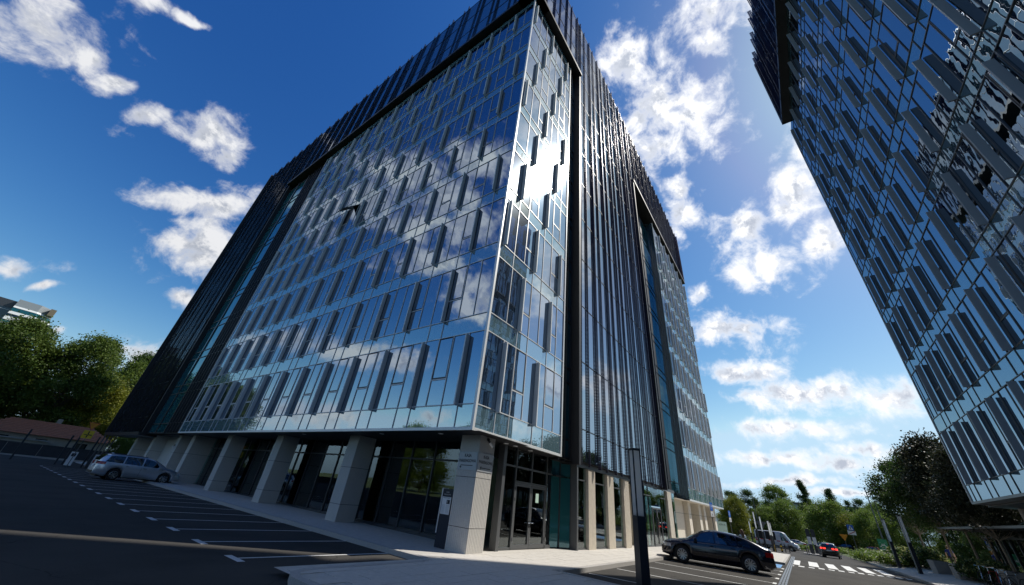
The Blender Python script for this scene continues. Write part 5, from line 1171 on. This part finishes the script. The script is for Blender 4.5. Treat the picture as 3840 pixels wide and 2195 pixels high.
for lab, x, y, sc_ in (('dark tree beyond the lobby at right, behind the person in blue', 78, -27.5, .62), ('dark tree deep behind the planted row at right', 92, -34, .8), ('dark bushy tree behind the purplish tree at right', 66, -27, .5)):
    plant(darkt, 'deciduous_tree', lab, 'tree', x, y, G(x, y), sc_, x, 'trees beyond the far road')
for i, (x, y, sc_) in enumerate(((3.0, 66, .26), (5.5, 67, .30), (8, 68, .32), (12, 70, .36), (7, 78, .6))):
    plant(mid, 'garden_bush', 'green bush beyond the slender columns under the dark facade, %s from the left' % ('first second third fourth fifth'.split()[i]), 'shrub', x, y, G(x, y), sc_, i*1.1, 'bushes behind the slender columns')
for i in range(12):
    x, y = -46+nrg.uniform(-4, 4), -46+10*i+nrg.uniform(-2, 2)
    plant((lime, lime2, mid, yel)[i % 4], 'street_tree', 'leafy tree across the car park, showing only as a reflection in the glass', 'tree', x, y, G(x, y), (.72, .78, 1.0, .95)[i % 4], i*.7, 'trees mirrored in the glass')
def shrub_proto(wd, h, nl, leaf, lm, nf, fm, fs, seed):
    r_ = random.Random(seed); C, T = [], []
    st = MB()
    for i in range(26):
        a, e = r_.uniform(0, 6.283), math.sqrt(r_.random()); c = np.array((wd/2*e*math.cos(a), wd/2*e*math.sin(a), h*(.35+.5*r_.random()*(1-.4*e))))
        st.tube((c[0]*.3, c[1]*.3, 0), tuple(c), .012, .006, 4, False)
        k = nl//26; C.append(nrg.normal(size=(k, 3))*np.array((wd*.11, wd*.11, h*.15))+c); T.append(np.full(k, r_.random())+nrg.normal(0, .15, k))
    C = np.concatenate(C); C[:, 2] = np.abs(C[:, 2]); lv = quads('leaves', C, leaf, np.concatenate(T), lm)
    Fc = []
    for i in range(nf):
        a, e = r_.uniform(0, 6.283), math.sqrt(r_.random()); c = np.array((wd*.52*e*math.cos(a), wd*.52*e*math.sin(a), h*(.95-.42*e*e)+r_.uniform(-.04, .06))); Fc.append(nrg.normal(size=(22, 3))*fs+c)
    Fc = np.concatenate(Fc); fl = quads('blossom', Fc, fs*1.1, nrg.uniform(0, 1, len(Fc)), fm, 1.0)
    sm = bpy.data.meshes.new('stems'); sm.from_pydata(st.v, [], st.f); sm.materials.append(MAT['bark']); sm.update(); return sm, lv, fl
sh1 = shrub_proto(2.4, 1.05, 2600, .10, 'leaf_bright', 34, 'petal_white', .055, 2)
hy = shrub_proto(1.9, 1.45, 2200, .13, 'leaf_dark', 46, 'petal_lime', .10, 4)
SHR = [(73, -15.2), (69.5, -15.4), (66, -15.3), (62.5, -15.5), (59.5, -15.3), (56.5, -15.6), (53.8, -15.5), (51.2, -15.9), (49.0, -15.6)]
for i, (x, y) in enumerate(SHR):
    plant(sh1, 'flowering_shrub', 'white-flowering shrub, number %s from the far end of the kerbside bed' % ('one two three four five six seven eight nine'.split()[i]), 'shrub', x, y, (GR(x, y) if x < 62 else G(x, y)), (1.2, 1.0, 1.0), i*1.1, 'white-flowering shrubs in the kerbside bed', ('stems', 'leaves', 'blossom'))
for i, (x, y) in enumerate([(52.2, -16.5), (50.6, -16.85), (49.0, -17.2), (47.3, -17.5), (45.7, -17.75)]):
    plant(hy, 'hydrangea', 'lime-yellow hydrangea behind the column lamps, %s from the left' % ('first second third fourth fifth'.split()[i]), 'shrub', x, y, GR(x, y), (1.05, 1.05, 1.0), i*1.7, 'hydrangeas along the terrace', ('stems', 'leaves', 'blossom'))
for i, (x, y) in enumerate([(35.2, -18.3), (33.8, -17.9), (32.4, -18.3)]):
    plant(hy, 'hydrangea', 'shaded hydrangea beside the planter boxes, %s from the left' % ('first second third'.split()[i]), 'shrub', x, y, GR(x, y), (.95, .95, .8), i*1.3+.4, 'shaded hydrangeas', ('stems', 'leaves', 'blossom'))
for i, (x, y, rz, lab) in enumerate(((40.6, -17.2, .2, 'grey tapered planter box near the second column lamp'), (35.6, -17.4, .1, 'low planter box beside the bicycles'), (30.6, -18.5, .1, 'planter box holding the dark tree by the lobby'))):
    t = thing('planter_box', lab, 'planter', (x, y, GR(x, y)), (0, 0, rz))
    a, c = .42, .5; MB().hexa([(-a, -a, -.05), (a, -a, -.05), (a, a, -.05), (-a, a, -.05), (-c, -c, .85), (c, -c, .85), (c, c, .85), (-c, c, .85)]).build('box', 'concrete', t); MB().box(-.44, .44, -.44, .44, .851, .87).build('soil', 'bark', t)
for i in range(9):
    x, y = 100, -32+6.2*i
    plant(sh1, 'hedge_bush', 'rounded green bush in the row before the far road, %s from the left' % ('ninth eighth seventh sixth fifth fourth third second first'.split()[i]), 'shrub', x, y, G(x, y), (1.9, 2.4, 1.3), i*.8, 'bushes before the far road', ('stems', 'leaves'))

# ------------------------------------------------------------------ people
def person(label, loc, yaw, hgt, joints, mats, zones, hair, cap=None):
    t = thing('person', label, 'person', loc, (0, 0, yaw)); k = hgt/1.75
    V = {n_: (Vector(p)*k, r_*k) for n_, (p, r_) in joints.items()}
    names = list(V); E_ = [('pel', 'wst'), ('wst', 'chs'), ('chs', 'nck'), ('nck', 'hd0'), ('hd0', 'hd1'), ('hd1', 'hd2')]
    for s in 'LR': E_ += [('pel', 'hip'+s), ('hip'+s, 'kne'+s), ('kne'+s, 'ank'+s), ('ank'+s, 'toe'+s), ('chs', 'sho'+s), ('sho'+s, 'elb'+s), ('elb'+s, 'wri'+s), ('wri'+s, 'hnd'+s)]+[('hnd'+s, 'fg%d%s' % (i, s)) for i in range(5)]
    for s in 'LR':
        w_, h_ = V['wri'+s][0], V['hnd'+s][0]; d = (h_-w_).normalized(); sd_ = d.cross(Vector((1, 0, 0))).normalized()
        for i in range(5):
            off = (i-1.5)*.02*k if i < 4 else -.05*k; ln__ = (.075, .085, .08, .065, .03)[i]*k
            V['fg%d%s' % (i, s)] = (h_+d*ln__+Vector((1, 0, 0))*off+Vector((0, .01, 0)), .008*k)
    names = list(V); me = bpy.data.meshes.new('body'); me.from_pydata([V[n_][0] for n_ in names], [(names.index(a), names.index(c)) for a, c in E_], []); me.update()
    o = bpy.data.objects.new('body', me); COL.objects.link(o)
    md = o.modifiers.new('skin', 'SKIN'); sk = me.skin_vertices[0].data if me.skin_vertices else None
    if sk is None:
        bpy.context.view_layer.objects.active = o; bpy.ops.mesh.customdata_skin_add(); sk = me.skin_vertices[0].data
    for i, n_ in enumerate(names): sk[i].radius = (V[n_][1],)*2; sk[i].use_root = n_ == 'pel'
    sb = o.modifiers.new('sub', 'SUBSURF'); sb.levels = 1; sb.render_levels = 1
    bpy.context.view_layer.update(); ev = bpy.data.meshes.new_from_object(o.evaluated_get(bpy.context.evaluated_depsgraph_get())); bpy.data.objects.remove(o)
    for q in mats: ev.materials.append(MAT[q])
    for p in ev.polygons: p.material_index = zones(p.center/k); p.use_smooth = True
    bd = bpy.data.objects.new('body', ev); COL.objects.link(bd); bd.parent = t
    hd = V['hd1'][0]
    f = MB(); f.tube(hd+Vector((.075*k, 0, .005*k)), hd+Vector((.118*k, 0, -.02*k)), .012*k, .018*k, 6); f.build('nose', 'skin', t)
    for s in (-1, 1): MB().tube(hd+Vector((.085*k, s*.032*k, .02*k)), hd+Vector((.098*k, s*.032*k, .02*k)), .012*k, .008*k, 6).build('eye', 'letter_black', t); MB().tube(hd+Vector((0, s*.075*k, 0)), hd+Vector((-.005, s*.10*k, .005)), .03*k, .022*k, 8).build('ear', 'skin', t)
    MB().box(hd.x+.082*k, hd.x+.094*k, hd.y-.025*k, hd.y+.025*k, hd.z-.058*k, hd.z-.048*k).build('mouth', 'tail_red', t)
    hair(t, hd, k)
    return t
def stand(sw=.10):
    J = dict(pel=((0, 0, .95), .135), wst=((0, 0, 1.10), .115), chs=((0, 0, 1.33), .125), nck=((.0, 0, 1.48), .05), hd0=((.01, 0, 1.545), .058), hd1=((.025, 0, 1.63), .088), hd2=((.02, 0, 1.70), .07))
    for s, g in (('L', 1), ('R', -1)):
        st = sw*g
        J['hip'+s] = ((0, .09*g, .90), .095); J['kne'+s] = ((st*.55+.02, .095*g, .50), .062); J['ank'+s] = ((st, .10*g, .085), .042); J['toe'+s] = ((st+.15, .11*g, .035), .035)
        J['sho'+s] = ((0, .18*g, 1.40), .06); J['elb'+s] = ((-.02-st*.3, .235*g, 1.13), .043); J['wri'+s] = ((.05-st*.4, .25*g, .89), .028); J['hnd'+s] = ((.07-st*.4, .25*g, .82), .034)
    return J
def hair_long(t, hd, k):
    m_ = MB().lathe([(.001, .10), (.06, .085), (.095, .03), (.10, -.05), (.085, -.10)], 14, c=tuple(hd+Vector((-.02*k, 0, .02*k)))); m_.build('hair', 'hair_brown', t, True)
    m2 = MB().lathe([(.06, .0), (.105, -.1), (.11, -.25), (.09, -.40), (.03, -.52), (.001, -.54)], 12, c=tuple(hd+Vector((-.075*k, 0, .04*k)))); m2.build('long_hair', 'hair_brown', t, True)
def hair_cap(t, hd, k):
    MB().lathe([(.001, .10), (.055, .09), (.092, .05), (.10, .0), (.098, -.03)], 16, c=tuple(hd+Vector((-.005, 0, .035*k)))).build('cap', 'tan_cloth', t, True)
    MB().hexa([tuple(hd+Vector(v)*k) for v in ((.06, -.07, .02), (.19, -.05, .0), (.19, .05, .0), (.06, .07, .02), (.06, -.07, .04), (.19, -.05, .012), (.19, .05, .012), (.06, .07, .04))]).build('cap_peak', 'tan_cloth', t)
    MB().lathe([(.095, 0), (.09, -.06), (.06, -.09)], 12, c=tuple(hd+Vector((-.02*k, 0, .01)))).build('hair', 'hair_brown', t, True)
def zone_f(c):
    if c.z > 1.50: return 0
    if abs(c.y) > .2 and c.z < 1.22: return 0
    if c.z > .98: return 1
    return 2 if c.z > .06 else 3
person('person with long brown hair in a white top behind the navy car', (24.0, -4.98, G(24, -5)+.12 if False else G(24, -4.98)), R(35), 1.74, stand(.14), ('skin', 'white_cloth', 'dark_cloth', 'black_plastic'), zone_f, hair_long)
person('person in blue polo shirt, dark trousers and tan cap walking by the planters', (49.0, -19.75, GR(49, -19.75)), R(-20), 1.88, stand(.20), ('skin', 'blue_cloth', 'dark_cloth', 'black_plastic'), zone_f, hair_cap)

# ------------------------------------------------------------------ bicycles
def bike(label, x, y, yaw, fm, lean=.06):
    t = thing('bicycle', label, 'bicycle', (x, y, GR(x, y)), (lean, 0, yaw), 'bicycles parked by the right block')
    for xx in (-.52, .52):
        w_ = MB().lathe([(.335, -.018), (.348, 0), (.335, .018), (.318, .012), (.318, -.012)], 32, 'Y', (xx, 0, .345), True).build('wheel', 'rubber', t, True)
        q = MB()
        for i in range(14): a = math.pi*2*i/14; q.tube((xx, 0, .345), (xx+.32*math.cos(a), 0, .345+.32*math.sin(a)), .003, .003, 4, False)
        q.tube((xx, -.04, .345), (xx, .04, .345), .02, .02, 8); q.build('spokes', 'chrome', w_)
    q = MB(); bb, seat, head, ra, fa = (-.08, 0, .29), (-.22, 0, .82), (.36, 0, .80), (-.52, 0, .345), (.52, 0, .345)
    for a, c, r_ in ((bb, seat, .016), (bb, (.38, 0, .68), .02), (seat, head, .016), (bb, ra, .011), (seat, ra, .009), (head, (.39, 0, .64), .02)): q.tube(a, c, r_, r_, 8)
    q.build('frame', fm, t); MB().tube((.39, 0, .64), fa, .014, .012, 8).build('fork', 'chrome', t)
    MB().tube(seat, (-.25, 0, .93), .012, .012, 8).build('seat_post', 'chrome', t)
    MB().hexa([(-.40, -.07, .93), (-.10, -.02, .94), (-.10, .02, .94), (-.40, .07, .93), (-.40, -.08, .975), (-.10, -.02, .965), (-.10, .02, .965), (-.40, .08, .975)]).build('saddle', 'black_plastic', t)
    MB().path([(.36, 0, .80), (.33, 0, .98)], .012).path([(.20, -.27, 1.02), (.33, -.10, 1.0), (.33, .10, 1.0), (.20, .27, 1.02)], .011).build('handlebar', 'chrome', t)
    MB().lathe([(.07, -.005), (.09, -.005), (.09, .005), (.07, .005)], 20, 'Y', (-.08, -.04, .29), True).tube((-.08, -.05, .29), (.06, -.06, .19), .008).tube((-.08, .05, .29), (-.22, .06, .39), .008).build('crankset', 'grey_metal', t)
    MB().lathe([(.365, -.03), (.37, 0), (.365, .03)], 24, 'Y', (-.52, 0, .345)).build('mudguard', 'black_plastic', t) if False else None
for i, (x, y, yw, m_, lab) in enumerate(((31.6, -17.6, 140, 'car_black', 'black bicycle at the left end of the parked bicycles'), (30.0, -17.6, 136, 'red_paint', 'red-framed bicycle second from the left of the parked row'), (28.5, -17.6, 140, 'grey_metal', 'grey bicycle third from the left of the parked row'), (27.1, -17.6, 134, 'car_navy', 'dark blue-framed bicycle nearest the right picture edge'))):
    bike(lab, x, y, R(yw), m_)
